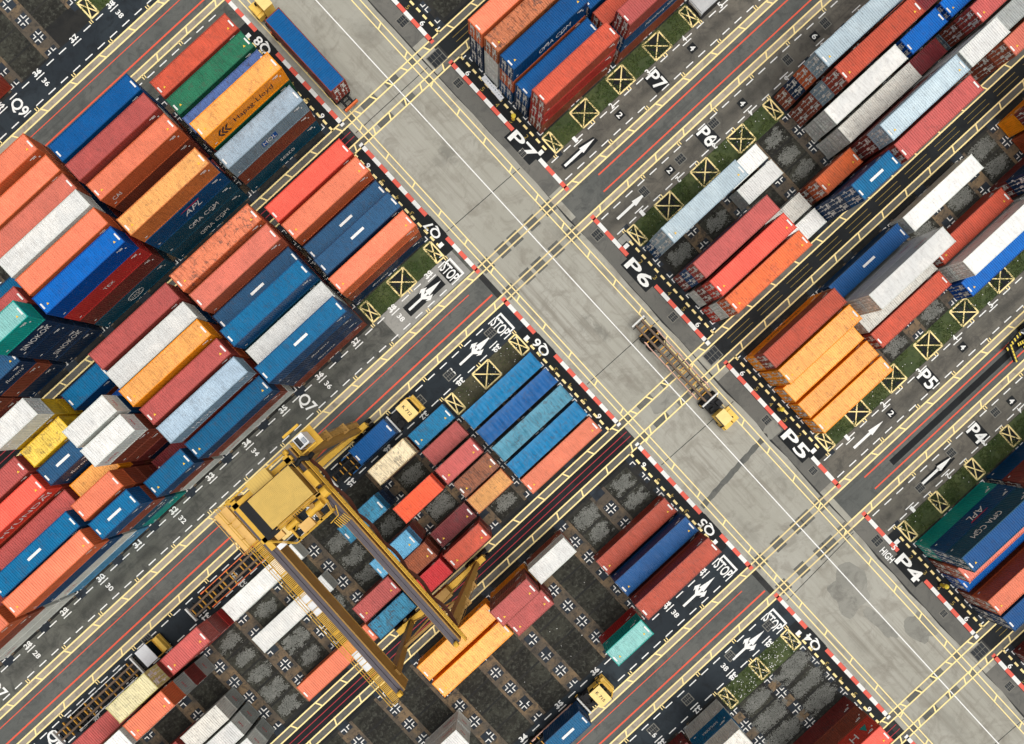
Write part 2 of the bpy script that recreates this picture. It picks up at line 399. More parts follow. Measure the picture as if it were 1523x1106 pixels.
for nm, (c0, s) in BLK.items():
    for side in 'QP':
        for k in range(0, 15):
            u = (QU0 - PB*k) if side == 'Q' else (PU0 + PB*k)
            if not -95 < u < 95: continue
            first = 1 if in_verge(side, nm, u) else 0
            va, vb = c0 + s*(8.5-1.42+2.84*first), c0 + s*(8.5+2.84*5.5)
            narrow = nm == '4' and side == 'Q' and k < 3
            if k: plin.rect(u-(.75 if narrow else 1.25), u+(.75 if narrow else 1.25), *sorted((va, vb)), .010)
            for n in range(first, 7):
                vv = c0 + s*(8.5 + 2.84*(n-.5))
                pad.rect(*((u-.82, u+.82) if k else ((u-.82, u+.1) if side == 'Q' else (u-.1, u+.82))), vv-.82, vv+.82, .015)
                for du in (-1, 1):
                    for dv in (-1, 1):
                        if n == first and dv*s < 0: continue
                        if n == 6 and dv*s > 0: continue
                        if k == 0 and du == (1 if side == 'Q' else -1): continue
                        lmark(u, vv, du, dv)
            for n in range(first, 6):
                vv = c0 + s*(8.5 + 2.84*n); uc = u + (-PB/2 if side == 'Q' else PB/2)
                pit.rect(uc-2.02, uc+2.02, vv-1.3, vv+1.3, .010)
struct(plin, 'plinth_row', M['plinth']); struct(pad, 'corner_pads', M['pad']); struct(mark, 'corner_marks', M['markw']); struct(pit, 'soil_pits', M['pit'])
def blob(mb, u, v, a, b, seed, z=.0, rag=.3, n=2500, sz=(.05, .085)):
    """loose stones, thick in the middle and thinning out over a ragged edge"""
    r_ = random.Random(seed); ox = r_.uniform(0, 99); q0 = r_.uniform(.85, 1.2); q1 = r_.uniform(.3, .75)
    for _ in range(n):
        x, y = r_.uniform(-1.25, 1.25), r_.uniform(-1.25, 1.25)
        d = (abs(x)**3.2+abs(y)**3.2)**(1/3.2)*q0 + q1*mnoise.noise(Vector((x*1.5+ox, y*1.5, seed))) + .2*mnoise.noise(Vector((x*4+ox, y*4, seed)))
        if d > .88 + r_.gauss(0, .16): continue
        w = r_.uniform(*sz); t_ = r_.uniform(0, 3.1); c_, s_ = math.cos(t_)*w, math.sin(t_)*w; h = z+.018+r_.uniform(0, .05)*(1.1-d)
        X, Y = u+x*a, -(v+y*b)
        mb.poly([(X-c_, Y-s_, h), (X+s_*.8, Y-c_*.8, h+r_.uniform(-.02, .02)), (X+c_, Y+s_, h+.01), (X-s_*.8, Y+c_*.8, h)])
from mathutils import noise as mnoise
grav = MB(); sd = 0
GR = {('Q','6'): [(8.5,2),(8.5,3),(8.5,4),(8.5,5),(8.5,6),(7.5,2),(7.5,4),(7.5,5),(6.5,4),(5.5,2),(5.5,3),(5.5,4),(5.5,5),(4.5,3),(3.5,4),(3.5,2),(2.5,6),(9.5,6)],
      ('Q','5'): [(.5,5),(.5,6),(1.5,5),(1.5,6)], ('P','6'): [(3.5,2),(3.5,3),(3.5,4),(2.5,3),(1.5,3),(.5,3),(4.5,2)],
      ('P','5'): [(6.5,5),(6.5,6),(5.5,5),(4.5,5),(3.5,2),(2.5,2),(4.5,2)]}
for (side, nm), lst in GR.items():
    c0, s = BLK[nm]
    for j, n in lst:
        u = (QU0-PB*j) if side == 'Q' else PU0+PB*j
        v = c0 + s*(8.5+2.84*(n-1)); sd += 1
        blob(grav, u+random.uniform(-.1,.1), v+random.uniform(-.1,.1), 1.62, .98, sd)
for j in (.5, 1.5):
    for n in (2, 3, 4):
        sd += 1; blob(grav, QU0-PB*j, 2*HP+8.5+2.84*(n-1), 2.5, 1.05, sd, .0, .1, 4200)
tag(grav.build('gravel_beds', M['gravel']), kind='structure')
# verges with grass
vg = MB(); vg2 = MB(); gr = MB(); rg = random.Random(11)
for (side, nm), (a, b) in VERGE.items():
    c0, s = BLK[nm]; va, vb = sorted((c0+s*6.95, c0+s*9.95))
    (vg2 if (side, nm) == ('Q','6') else vg).rect(a, b, va, vb, .018)
struct(vg, 'verge_soil', M['verge']); struct(vg2, 'verge_soil', M['moss'])
def grass_mat():
    m, nt, b = newmat('grass'); p = wpos(nt)
    a = noise(nt, p, .5, 5, .65); d = noise(nt, p, 5, 3, .6)
    c = mix(nt, ramp(nt, a, .35, .7), (.042, .086, .020), (.105, .135, .034)); c = mix(nt, ramp(nt, d, .55, .8, 0, .6), c, (.13, .115, .035))
    nt.links.new(c, b.inputs['Base Color']); b.inputs['Roughness'].default_value = .8; return m
from mathutils import noise as mnoise
DENS = {('Q','6'): .22, ('P','5'): .7, ('Q','9'): .9}
for (side, nm), (a, b) in VERGE.items():
    c0, s = BLK[nm]; va, vb = sorted((c0+s*7.0, c0+s*9.9))
    for _ in range(int((b-a)*(vb-va)*150*DENS.get((side, nm), 1))):
        u, v = rg.uniform(a, b), rg.uniform(va, vb)
        if mnoise.noise(Vector((u*.45, v*.45, 3))) + mnoise.noise(Vector((u*1.7, v*1.7, 9)))*.6 < -.1: continue
        h = rg.uniform(.05, .17); t = rg.uniform(0, 6.28); w = rg.uniform(.03, .075); lx, ly = rg.uniform(-.12, .12), rg.uniform(-.12, .12)
        dx, dy = math.cos(t)*w, math.sin(t)*w
        gr.poly([(u-dx, -v-dy, .018), (u+dx, -v+dy, .018), (u+lx, -v+ly, .018+h)])
tag(gr.build('verge_grass', grass_mat()), kind='stuff')
# scattered litter and stones in the verges
lit = MB()
for _ in range(420):
    side, nm = rg.choice([('Q','4')]*6 + [('P','6'), ('P','4'), ('P','5'), ('Q','6'), ('Q','5')])
    if (side, nm) == ('Q','5'): u, v = rg.uniform(-45, -10), rg.uniform(32, 46)
    else:
        a, b = VERGE[(side, nm)]; c0, s = BLK[nm]; u, v = rg.uniform(a, b), c0 + s*rg.uniform(7.1, 9.8)
    w = rg.uniform(.03, .10); t = rg.uniform(0, 3); c_, s_ = math.cos(t)*w, math.sin(t)*w
    lit.poly([(u-c_, -v-s_, .06), (u+s_*.7, -v-c_*.7, .05), (u+c_, -v+s_, .07), (u-s_*.7, -v+c_*.7, .06)])
tag(lit.build('paper_litter', M['wmark']), kind='stuff')

# ------------------------------------------------------------------ setting: painted markings
wl, yl, rl, rd, yt, kr, kw, blk, yf = (MB() for _ in range(9))
ZM = .026
def dashes(mb, ua, ub, v, pitch, L, w, z=ZM):
    u = ua
    while u < ub: mb.rect(u, u+L, v-w/2, v+w/2, z); u += pitch
for k, c0 in zip(range(-3, 5), CW):
    for s in (-1, 1):
        if even(k):
            for d in (2.0, 2.86):
                for a, b in ((12.4, U1), (U0, -1.0), (-1.0, 12.4)):
                    w = .2
                    (yf if (a, b) == (-1.0, 12.4) else yl).rect(a, b, c0+s*d-w/2, c0+s*d+w/2, ZM)
            for u0, st_, n in ((26.4, 5.02, 30), (-2.8, -5.2, 30), (16.3, 5.02, 2)):
                for i in range(n):
                    u = u0 + st_*i; yl.line((u+.1, c0+s*2.0), (u-.45, c0+s*2.86), .2, ZM+.001)
            sg = 1
            if not (k == 0 and s < 0): rl.rect(18 if s > 0 or k else 15.5, U1, c0+s*1.05-.1, c0+s*1.05+.1, ZM)
            else: rl.rect(19, U1, c0+s*1.05-.1, c0+s*1.05+.1, ZM)
            rl.rect(U0, -2.2 if s > 0 else -4.5, c0+s*1.05-(.11 if s > 0 else .06), c0+s*1.05+(.11 if s > 0 else .06), ZM)
            for a, b in ((15.3, U1), (U0, -4.6)):
                dashes(wl, a, b, c0+s*3.55, PB/3, 1.25, .15); dashes(wl, a+.2, b, c0+s*6.45, PB/3, 1.25, .15)
            for side in 'QP':                              # double yellow ticks at the bay edges
                for j in range(1, 15):
                    u = (QU0-PB*j) if side == 'Q' else PU0+PB*j
                    for du in (-.17, .17): yl.rect(u+du-.06, u+du+.06, *sorted((c0+s*2.86, c0+s*3.45)), ZM)
        else:
            for d in (1.15, 2.1):
                for a, b in ((-60.0 if 0 else U0, -.4), (-.4, 11.6), (11.6, U1)):
                    yl.rect(a, b, c0+s*d-.095, c0+s*d+.095, ZM)
            for u0, st_, n in ((13.6, 4.3, 30), (-2.2, -4.5, 30), (1.2, 2.8, 4)):
                for i in range(n):
                    u = u0 + st_*i; yl.line((u+.1, c0+s*1.15), (u-.35, c0+s*2.1), .2, ZM+.001)
            rd.rect(U0, -1.4, c0+s*.38-.045, c0+s*.38+.045, ZM)
            dashes(yt, 17.0, U1, c0+s*.36, 5.4, 4.0, .055)
# road edge and centre lines
for u in (-.4, .42, 10.5, 11.35):
    yl.rect(u-.075, u+.075, V0, V1, ZM-.003)
v = V0
while v < V1:
    yl.line((-.4, v+.5), (.42, v+.2), .2, ZM-.002); yl.line((10.5, v+2.6), (11.35, v+2.2), .2, ZM-.002); v += 5.1
wl.rect(6.97, 7.12, V0, V1, ZM-.003)
# red and white kerb bands
kerbs = []
for nm, (c0, s) in BLK.items():
    for side in 'QP':
        if side == 'Q': seg = ((2.3, 8.6), (12.6, 25.4)); u = -1.5
        else: seg = ((2.3, 9.4), (14.9, 25.6)) if nm in '64' else ((2.3, 7.9), (13.1, 25.4)); u = 14.65
        for a, b in seg:
            n = max(1, round((b-a)/1.3)); L = (b-a)/n
            for i in range(n):
                (kr if i % 2 == 0 else kw).rect(u-.28, u+.28, *sorted((c0+s*(a+L*i), c0+s*(a+L*(i+1)))), ZM)
# yellow dashes along the stack ends
for nm, (c0, s) in BLK.items():
    for side, u in (('P', 16.12), ('Q', -3.0)):
        d = 8.2
        while d < 24.6:
            yl.rect(u-.15, u+.15, *sorted((c0+s*d, c0+s*(d+.72))), ZM); d += 1.24
        wl.rect(u+.0, u+.6, c0+s*24.5-.07, c0+s*24.5+.07, ZM) if side == 'P' else None
# yellow crossed boxes in row 1
def xbox(u0, u1, v0, v1):
    blk.rect(u0, u1, v0, v1, .020); w = .13
    for a, b in (((u0, v0), (u1, v0)), ((u1, v0), (u1, v1)), ((u1, v1), (u0, v1)), ((u0, v1), (u0, v0)), ((u0, v0), (u1, v1)), ((u0, v1), (u1, v0))):
        e = (a[0] == b[0]) or (a[1] == b[1])
        yl.line(a, b, .2 if e else .16, ZM+(.003 if e else (.001 if a[1] < b[1] else .002)))
BOX = {('P','7'): [(0,1),(1,0),(2,0),(3,0),(4,-1)], ('P','6'): [(0,1),(1,0),(2,0),(3,0),(4,-1)], ('P','5'): [(0,1),(1,0),(2,0),(3,0),(4,0),(5,0),(6,-1)],
       ('P','4'): [(0,1),(1,2),(2,2),(3,2),(4,0)], ('Q','7'): [(0,-1),(1,0),(2,1)], ('Q','6'): [(0,-1),(1,0),(2,1)], ('Q','4'): [(0,-1),(1,2),(2,1)], ('Q','9'): [(1,2),(2,1)]}
for (side, nm), lst in BOX.items():
    c0, s = BLK[nm]
    for j, t in lst:
        u = (QU0-PB*j) if side == 'Q' else PU0+PB*j
        a, b = {0: (-1.45, 1.45), 1: (.15, 1.45), -1: (-1.45, -.15), 2: (-.75, .75)}[t]
        xbox(u+a, u+b, *sorted((c0+s*6.98, c0+s*9.66)))
        for du in ((-.3, .0) if t else (-.2, .2)): yl.rect(u+du-.06, u+du+.06, *sorted((c0+s*6.45, c0+s*6.95)), ZM)
# writing on the ground
EV, EU = (0, -1, 0), (1, 0, 0)
nEV, nEU = (0, 1, 0), (-1, 0, 0)
ZT = .032
def gtext(s, u, v, ex, ey, w, h, bg=None):
    add_text(wl, s, (u, -v, ZT), ex, ey, w, h, 0, .02)
    if bg: blk.rect(u-bg[0]/2, u+bg[0]/2, v-bg[1]/2, v+bg[1]/2, .024)
for nm in '7654': 
    c0, s = BLK[nm]
    off = 10.7 if nm in '75' else 12.2
    gtext('P'+nm, 14.2, c0+s*off, EV, EU, 4.3, 1.75, (2.2, 5.0))
    gtext('P'+nm, 33.2, c0+s*5.0, EV, EU, 2.5, 1.9, (2.3, 2.7))
for nm in '98765432'[:6]:
    c0, s = BLK[nm]
    gtext('Q'+nm, -2.1, c0+s*10.6, nEV, nEU, 2.6, 1.45, (1.9, 3.2))
gtext('HIGH', 13.2, 2*HP+8.8, EV, EU, 2.2, 1.0); gtext('5', 14.6, 2*HP+8.7, EV, EU, .5, .9)
for u in (-30.1, -86.0): gtext('Q7', u, -5.1, EV, EU, 2.5, 1.9)
gtext('Q6', -85.0, 5.0, EV, EU, 2.6, 2.0); gtext('Q9', -31.2, -2*HP-4.9, EV, EU, 2.4, 1.9)
for nm, (c0, s) in BLK.items():
    for n in range(1, 7):                                    # row numbers
        v = c0+s*(8.4+2.84*(n-1))
        big = n in (1, 6)
        if big:
            gtext(str(n), 15.35, v, EV, EU, .55, .75, (1.0, .95)); gtext(str(n), -2.75, v, nEV, nEU, .55, .75, (1.0, .95))
        else:
            add_text(yt, str(n), (15.35, -v, ZT), EV, EU, .42, .6, 0, 0); add_text(yt, str(n), (-2.75, -v, ZT), nEV, nEU, .42, .6, 0, 0)
    for n in range(1, 13):
        u = PU0 + PB*(n-.5)
        ex, ey = (EU, nEV) if s < 0 else (nEU, EV)
        if s < 0: ey = (0, 1, 0)
        else: ey = (0, -1, 0)
        gtext(str(n), u, c0+s*6.6, ex, ey, .5, .85); wl.rect(u-.75, u+.75, c0+s*6.0-.07, c0+s*6.0+.07, ZM)
        if n % 2 == 0: gtext(str(n), u, c0+s*4.95, EV, EU, .6, .8, (1.15, 1.1))
    for n in range(26, 40):
        u = QU0 - PB*(39.5-n); ey = (0, 1, 0) if s < 0 else (0, -1, 0); ex = EU if s < 0 else nEU
        gtext(str(n), u, c0+s*6.65, ex, ey, 1.1, .75); wl.rect(u-.7, u+.7, c0+s*6.0-.07, c0+s*6.0+.07, ZM)
        if n % 2 == 0: gtext(str(n), u, c0+s*4.95, EV, EU, 1.05, .72)
# stop signs, stop bars and arrows on the left lanes, arrows on the right lanes
def shape(mb, pts, ox, oy, z, fu=1, fv=1): mb.flat([(ox+a*fu, oy+b*fv) for a, b in pts], z)
for nm in '7654':
    c0, s = BLK[nm]; vc = c0+s*4.95
    gtext('STOP', -4.35, vc, EV, EU, 2.5, 1.55)
    wl.rect(-3.25, -2.95, vc-1.4, vc+1.4, ZM); wl.rect(-3.95, -3.25, vc-1.4, vc-1.2, ZM); wl.rect(-3.95, -3.25, vc+1.2, vc+1.4, ZM)
    if nm == '7': blk.rect(-12.1, -5.8, vc-.8, vc+.8, .024); blk.rect(-5.3, -3.4, vc-1.15, vc+1.15, .024)
    wl.line((-11.7, vc), (-8.2, vc), .32, ZT)
    shape(wl, [(-8.4, -.42), (-5.9, 0), (-8.4, .42)], 0, vc, ZT+.001)
    for t in (-1, 1): shape(wl, [(-9.5, .1*t), (-8.9, .62*t), (-9.3, .62*t), (-8.7, .95*t), (-7.9, .6*t), (-8.3, .5*t), (-8.9, .12*t)], 0, vc, ZT+.002)
for nm, us in (('7', (16.5, 66)), ('6', (16.9, 70)), ('5', (19.6, 64)), ('4', (23.2, 66))):
    c0, s = BLK[nm]; vc = c0+s*4.95
    for u in us:
        if nm in '74': blk.flat([(u-.3, vc-.45), (u+3.0, vc-.45), (u+3.0, vc-.75), (u+5.4, vc-.3), (u+5.6, vc+.5), (u+3, vc+.75), (u-.3, vc+.4)], .024)
        wl.line((u, vc), (u+3.2, vc), .36, ZT); shape(wl, [(3.0, -.42), (5.4, 0), (3.0, .42)], u, vc, ZT+.001)
struct(blk, 'black_marking_pads', M['tar']); struct(wl, 'white_road_markings', M['white']); struct(yl, 'yellow_road_markings', M['yellow']); struct(yf, 'faded_yellow_markings', M['yellowf'])
struct(rl, 'red_guide_lines', M['red']); struct(rd, 'dark_red_guide_lines', M['redd']); struct(yt, 'thin_yellow_guide_lines', M['yellow2'])
struct(kr, 'kerb_band_red', M['kred']); struct(kw, 'kerb_band_white', M['kwhite'])
# drain grates
gt = MB(); gf = MB()
for u, v, a, b in ((13.54, 4.72, .6, .62), (13.56, 19.6, .5, .5), (13.5, -22.5, .5, .5), (13.5, -10, .4, .4), (13.5, 38.3, .5, .5), (13.5, 47.6, .45, .45), (13.5, 60.5, .6, .6), (13.5, 74, .4, .4), (13.6, -33.4, .6, .6), (13.4, 87.5, .5, .5),
                   (28.5, 4.8, .6, .5), (22.0, 4.7, .5, .6), (35.0, 4.3, .6, .5), (55, 4.6, .5, .6), (48, 4.8, .5, .6), (-18.9, 4.9, .6, .55), (-5.8, 4.6, .6, .5), (-13.6, 5.0, .6, .5), (-67.0, 3.6, .6, .55), (-5.0, 58.9, .6, .5), (-11.6, 58.4, .5, .5), (-19.8, 58.8, .6, .5), (-26, 58.6, .6, .5), (28.9, 58.6, .5, .5), (22.6, 59.2, .5, .5), (37, 58.6, .5, .5),
                   (13.6, -26.8, 1.0, .85), (14.0, 27.0, 1.0, .8), (13.6, 81.2, 1.0, .8)):
    gf.rect(u-a-.12, u+a+.12, v-b-.12, v+b+.12, .030); gt.rect(u-a, u+a, v-b, v+b, .034)
    for i in range(1, 4): gf.rect(u-a+2*a*i/4-.02, u-a+2*a*i/4+.02, v-b, v+b, .036)
    gf.rect(u-a, u+a, v-.03, v+.03, .037)
struct(gf, 'grate_frames', M['frame_grey']); struct(gt, 'drain_grates', M['grate'])

MERGED = '''Q8.5.5.2 Q7.3.7.5.1 Q6.3.3.5.1 Q6.1.3.5.0 P6.6.5.1 Q8.4.5.1 Q8.4.3.1 P6.6.5.2 Q5.5.3.5.0 Q8.1.5.2 Q8.2.3.2 Q7.6.6.5.1 Q7.5.6.5.1 Q6.5.5.5.0 Q6.4.11.1 P6.1.7.1 Q8.3.3.2 Q7.3.7.5.0 Q6.1.9.5.1 Q6.1.9.5.0 Q7.6.3.2 Q7.6.3.1 P6.1.7.2 Q8.2.5.2 Q7.3.5.1 Q8.3.3.0 Q6.6.5.5.0 Q7.2.3.0 Q7.2.7.5.0 Q7.5.5.1 Q7.3.3.1 Q6.1.11.0 Q7.5.3.2 Q7.2.11.2 Q7.2.3.1 Q8.3.3.1 Q7.5.3.1 Q7.4.3.1 Q7.4.3.0 Q7.6.3.0 Q7.5.3.0 Q8.4.3.0 Q8.2.3.0 P6.1.7.0 P4.2.3.2 Q8.2.3.1 Q7.3.3.0 Q6.3.2.5.0 P6.6.5.0 Q6.3.3.5.0 Q8.4.1.1 Q7.2.5.1 Q6.4.11.0 P5.3.7.1 Q6.5.11.0 P6.3.6.5.0 Q7.5.7.5.2 Q6.2.10.5.0 Q7.4.5.1 P6.2.7.0 P6.1.7.3 Q8.5.1.1 Q7.6.7.5.1 P7.4.3.0 P5.4.7.2 Q8.3.5.0 Q8.4.5.0 Q8.4.1.0 Q8.3.5.1 Q7.4.6.5.2 P6.3.8.0 Q8.6.8.5.2 Q8.5.7.5.1 Q8.5.7.5.0 Q8.5.6.5.2 Q8.5.6.5.1 Q8.5.6.5.0 Q8.5.5.1 Q8.5.5.0 Q8.5.1.0 Q8.4.6.5.1 Q8.4.6.5.0 Q8.3.1.1 Q8.3.1.0 Q8.2.5.1 Q8.2.5.0 Q8.2.1.1 Q8.2.1.0 Q8.1.5.1 Q8.1.5.0 Q7.6.7.5.0 Q7.6.6.5.0 Q7.6.5.1 Q7.6.5.0 Q7.6.1.1 Q7.6.1.0 Q7.5.9.2 Q7.5.9.1 Q7.5.9.0 Q7.5.7.5.1 Q7.5.7.5.0 Q7.5.6.5.0 Q7.5.5.0 Q7.5.1.0 Q7.4.9.1 Q7.4.9.0 Q7.4.7.5.1 Q7.4.7.5.0 Q7.4.6.5.1 Q7.4.6.5.0 Q7.4.5.0 Q7.4.1.0 Q7.3.9.1 Q7.3.9.0 Q7.3.5.0 Q7.3.1.1 Q7.3.1.0 Q7.2.9.2 Q7.2.9.1 Q7.2.9.0 Q7.2.5.0 Q7.2.11.1 Q7.2.11.0 Q6.5.11.1 Q6.2.10.5.2 Q6.2.10.5.1 Q5.2.1.0 P7.6.3.2 P7.6.3.1 P7.6.3.0 P7.5.3.2 P7.5.3.1 P7.5.3.0 P7.3.5.1 P7.3.5.0 P7.3.3.0 P7.2.5.1 P7.2.5.0 P5.6.8.2 P5.5.8.1 P5.3.7.2 P4.6.3.1 P4.6.3.0 P4.5.3.1 P4.5.3.0 P4.4.3.1 P4.4.3.0 P4.3.3.2 P4.3.3.1 P4.3.3.0 P3.6.3.1 P3.6.3.0 P3.6.1.1'''
# ------------------------------------------------------------------ containers
W = 2.438
def corr(L, pitch, depth):
    """trapezoid profile along a length: list of (pos, offset)"""
    n = max(1, int(L/pitch)); p = L/n; o = []
    for i in range(n):
        a = i*p
        o += [(a, 0), (a+p*.28, 0), (a+p*.42, depth), (a+p*.78, depth), (a+p*.92, 0)]
    o.append((L, 0)); return o
_cm = {}
def cmeshes(L, H, kind='dry'):
    k = (L, H, kind)
    if k in _cm: return _cm[k]
    d = {}; x0 = -L/2; yw = W/2; zb, zt = .17, H-.14
    smooth = kind == 'reefer'
    for side in (-1, 1):                                       # side walls
        mb = MB(); y = side*(yw-.012)
        prof = [(0, 0), (L-.32, 0)] if smooth else corr(L-.32, .278, .05)
        pts = [(x0+.16+a, y-side*o) for a, o in prof]
        for (xa, ya), (xb, yb) in zip(pts, pts[1:]):
            q = [(xa, ya, zb), (xb, yb, zb), (xb, yb, zt), (xa, ya, zt)]
            if side > 0: q.reverse()
            mb.quad(*q)
        d['side%d' % side] = mb.mesh('side_wall', PAINT)
    mb = MB()                                                  # roof
    prof = corr(L-.3, .62, .012) if smooth else corr(L-.5, .275, .055)
    e = .15 if smooth else .25
    pts = [(x0+e+a, H-.03-o) for a, o in prof]
    for (xa, za), (xb, zb_) in zip(pts, pts[1:]): mb.quad((xa, -yw+.07, za), (xb, -yw+.07, zb_), (xb, yw-.07, zb_), (xa, yw-.07, za))
    mb.box(x0+.06, x0+e, -yw+.07, yw-.07, H-.1, H-.028); mb.box(-x0-e, -x0-.06, -yw+.07, yw-.07, H-.1, H-.028)
    d['roof'] = mb.mesh('roof', PAINT)
    mb = MB()                                                  # closed end, at +x
    pts = [(-yw+.16+a, -x0-.03-o) for a, o in corr(W-.32, .25, .05)]
    if smooth: pts = [(-yw+.16, -x0-.03), (yw-.16, -x0-.03)]
    for (ya, xa), (yb, xb) in zip(pts, pts[1:]): mb.quad((xa, ya, zb), (xb, yb, zb), (xb, yb, zt), (xa, ya, zt))
    d['end'] = mb.mesh('end_wall', PAINT)
    mb = MB()                                                  # frame: posts, rails and corner castings
    for sx in (-1, 1):
        for sy in (-1, 1):
            cx, cy = sx*(L/2-.08), sy*(yw-.08)
            mb.box(cx-.075, cx+.075, cy-.075, cy+.075, .118, H-.118)
            for z in (0, H-.118): mb.box(*sorted((sx*(L/2-.178), sx*L/2)), *sorted((sy*(yw-.162), sy*yw)), z, z+.118)
        xx = sorted((sx*(L/2-.13), sx*(L/2-.02)))
        mb.box(*xx, -yw+.165, yw-.165, .03, .16); mb.box(*xx, -yw+.165, yw-.165, H-.13, H-.02)
    for sy in (-1, 1):
        yy = sorted((sy*(yw-.1), sy*(yw-.004)))
        mb.box(-L/2+.18, L/2-.18, *yy, .03, .168); mb.box(-L/2+.18, L/2-.18, *yy, H-.138, H-.022)
    mb.box(-L/2+.2, L/2-.2, -yw+.12, yw-.12, .1, .15)
    d['frame'] = mb.mesh('frame', PAINT)
    for s in (-1, 1):                                          # doors at -x
        mb = MB(); ya, yb = sorted((s*.012, s*(yw-.165))); xs = x0+.05
        nn = 5; zs = [zb+(zt-zb)*i/nn for i in range(nn+1)]
        prof = []
        for i in range(nn): a, b = zs[i], zs[i+1]; prof += [(a, 0), (a+.2*(b-a), 0), (a+.3*(b-a), .035), (a+.7*(b-a), .035), (a+.8*(b-a), 0)]
        prof.append((zt, 0))
        for (za, oa), (zc, ob) in zip(prof, prof[1:]): mb.quad((xs+oa, yb, za), (xs+oa, ya, za), (xs+ob, ya, zc), (xs+ob, yb, zc))
        d['door%d' % s] = mb.mesh('door', PAINT)
        mb = MB()
        for f in (.3, .75):
            y = ya+(yb-ya)*f if s > 0 else yb-(yb-ya)*f
            mb.cyl((x0+.02, y, .12), (x0+.02, y, H-.08), .036, 6)
            mb.box(x0-.005, x0+.045, y-.2, y+.05, 1.0, 1.07); mb.box(x0-.005, x0+.045, y-.07, y+.07, .5, .58); mb.box(x0-.005, x0+.045, y-.07, y+.07, H-.55, H-.47)
        mb.box(x0+.005, x0+.04, *sorted((s*.1, s*.42)), H-1.0, H-.72) if s > 0 else mb.box(x0+.005, x0+.04, *sorted((s*.5, s*.85)), H-1.15, H-.5)
        d['bars%d' % s] = mb.mesh('locking_bars', M['doorsteel'])
        mb = MB()
        for yy, zz, w_, h_ in (((.42, H-.42, .5, .12), (.55, H-.75, .62, .3), (.3, H-1.35, .22, .22), (.9, .8, .2, .3)) if s > 0 else ((.6, H-.4, .42, .1), (.95, H-1.1, .16, .16), (.35, 1.25, .3, .4))):
            yc = s*yy; mb.box(x0+.046, x0+.058, yc-w_/2, yc+w_/2, zz-h_/2, zz+h_/2)
        d['decal%d' % s] = mb.mesh('door_decal', M['wmark'])
    if kind == 'reefer':                                       # machinery end instead of the closed end
        mb = MB(); xs = -x0
        mb.box(xs-.12, xs-.02, -.95, .95, .25, 2.3)
        for yy in (-.45, .45): mb.cyl((xs-.03, yy, 1.75), (xs, yy, 1.75), .33, 14)
        for i in range(6): mb.box(xs-.02, xs-.002, -.85, .85, .35+.12*i, .41+.12*i)
        d['unit'] = mb.mesh('cooling_unit', M['sky_g'])
    for sx in (-1, 1):                                         # roof end marks
        mb = MB(); xx = sx*(L/2-.2); mb.box(*sorted((xx, xx-sx*.2)), -.62, .12 if sx < 0 else .3, H-.028, H-.018)
        d['marks%d' % sx] = mb.mesh('roof_marking', M['wmark'])
        mb = MB(); a = sx*(L/2-.95); mb.poly([(a-.16, -.5, H-.016), (a+.16, -.5, H-.016), (a, -.22, H-.016)])
        d['warn%d' % sx] = mb.mesh('warning_mark', M['ymark'])
    mb = MB(); mb.box(-1.0, 1.0, -.16, .16, H-.028, H-.017); d['centre'] = mb.mesh('roof_marking', M['wmark'])
    for side in (-1, 1):
        mb = MB(); y = side*(yw-.004); y2 = side*(yw+.004)
        for xx, zz, w_, h_ in ((L/2-1.3, H-.45, .8, .1), (L/2-1.15, H-.62, .5, .08), (L/2-.7, H-.95, .2, .16), (-L/2+.7, .55, .35, .12)):
            mb.box(xx-w_/2, xx+w_/2, *sorted((y, y2)), zz-h_/2, zz+h_/2)
        d['code%d' % side] = mb.mesh('code_marking', M['wmark'])
    _cm[k] = d; return d

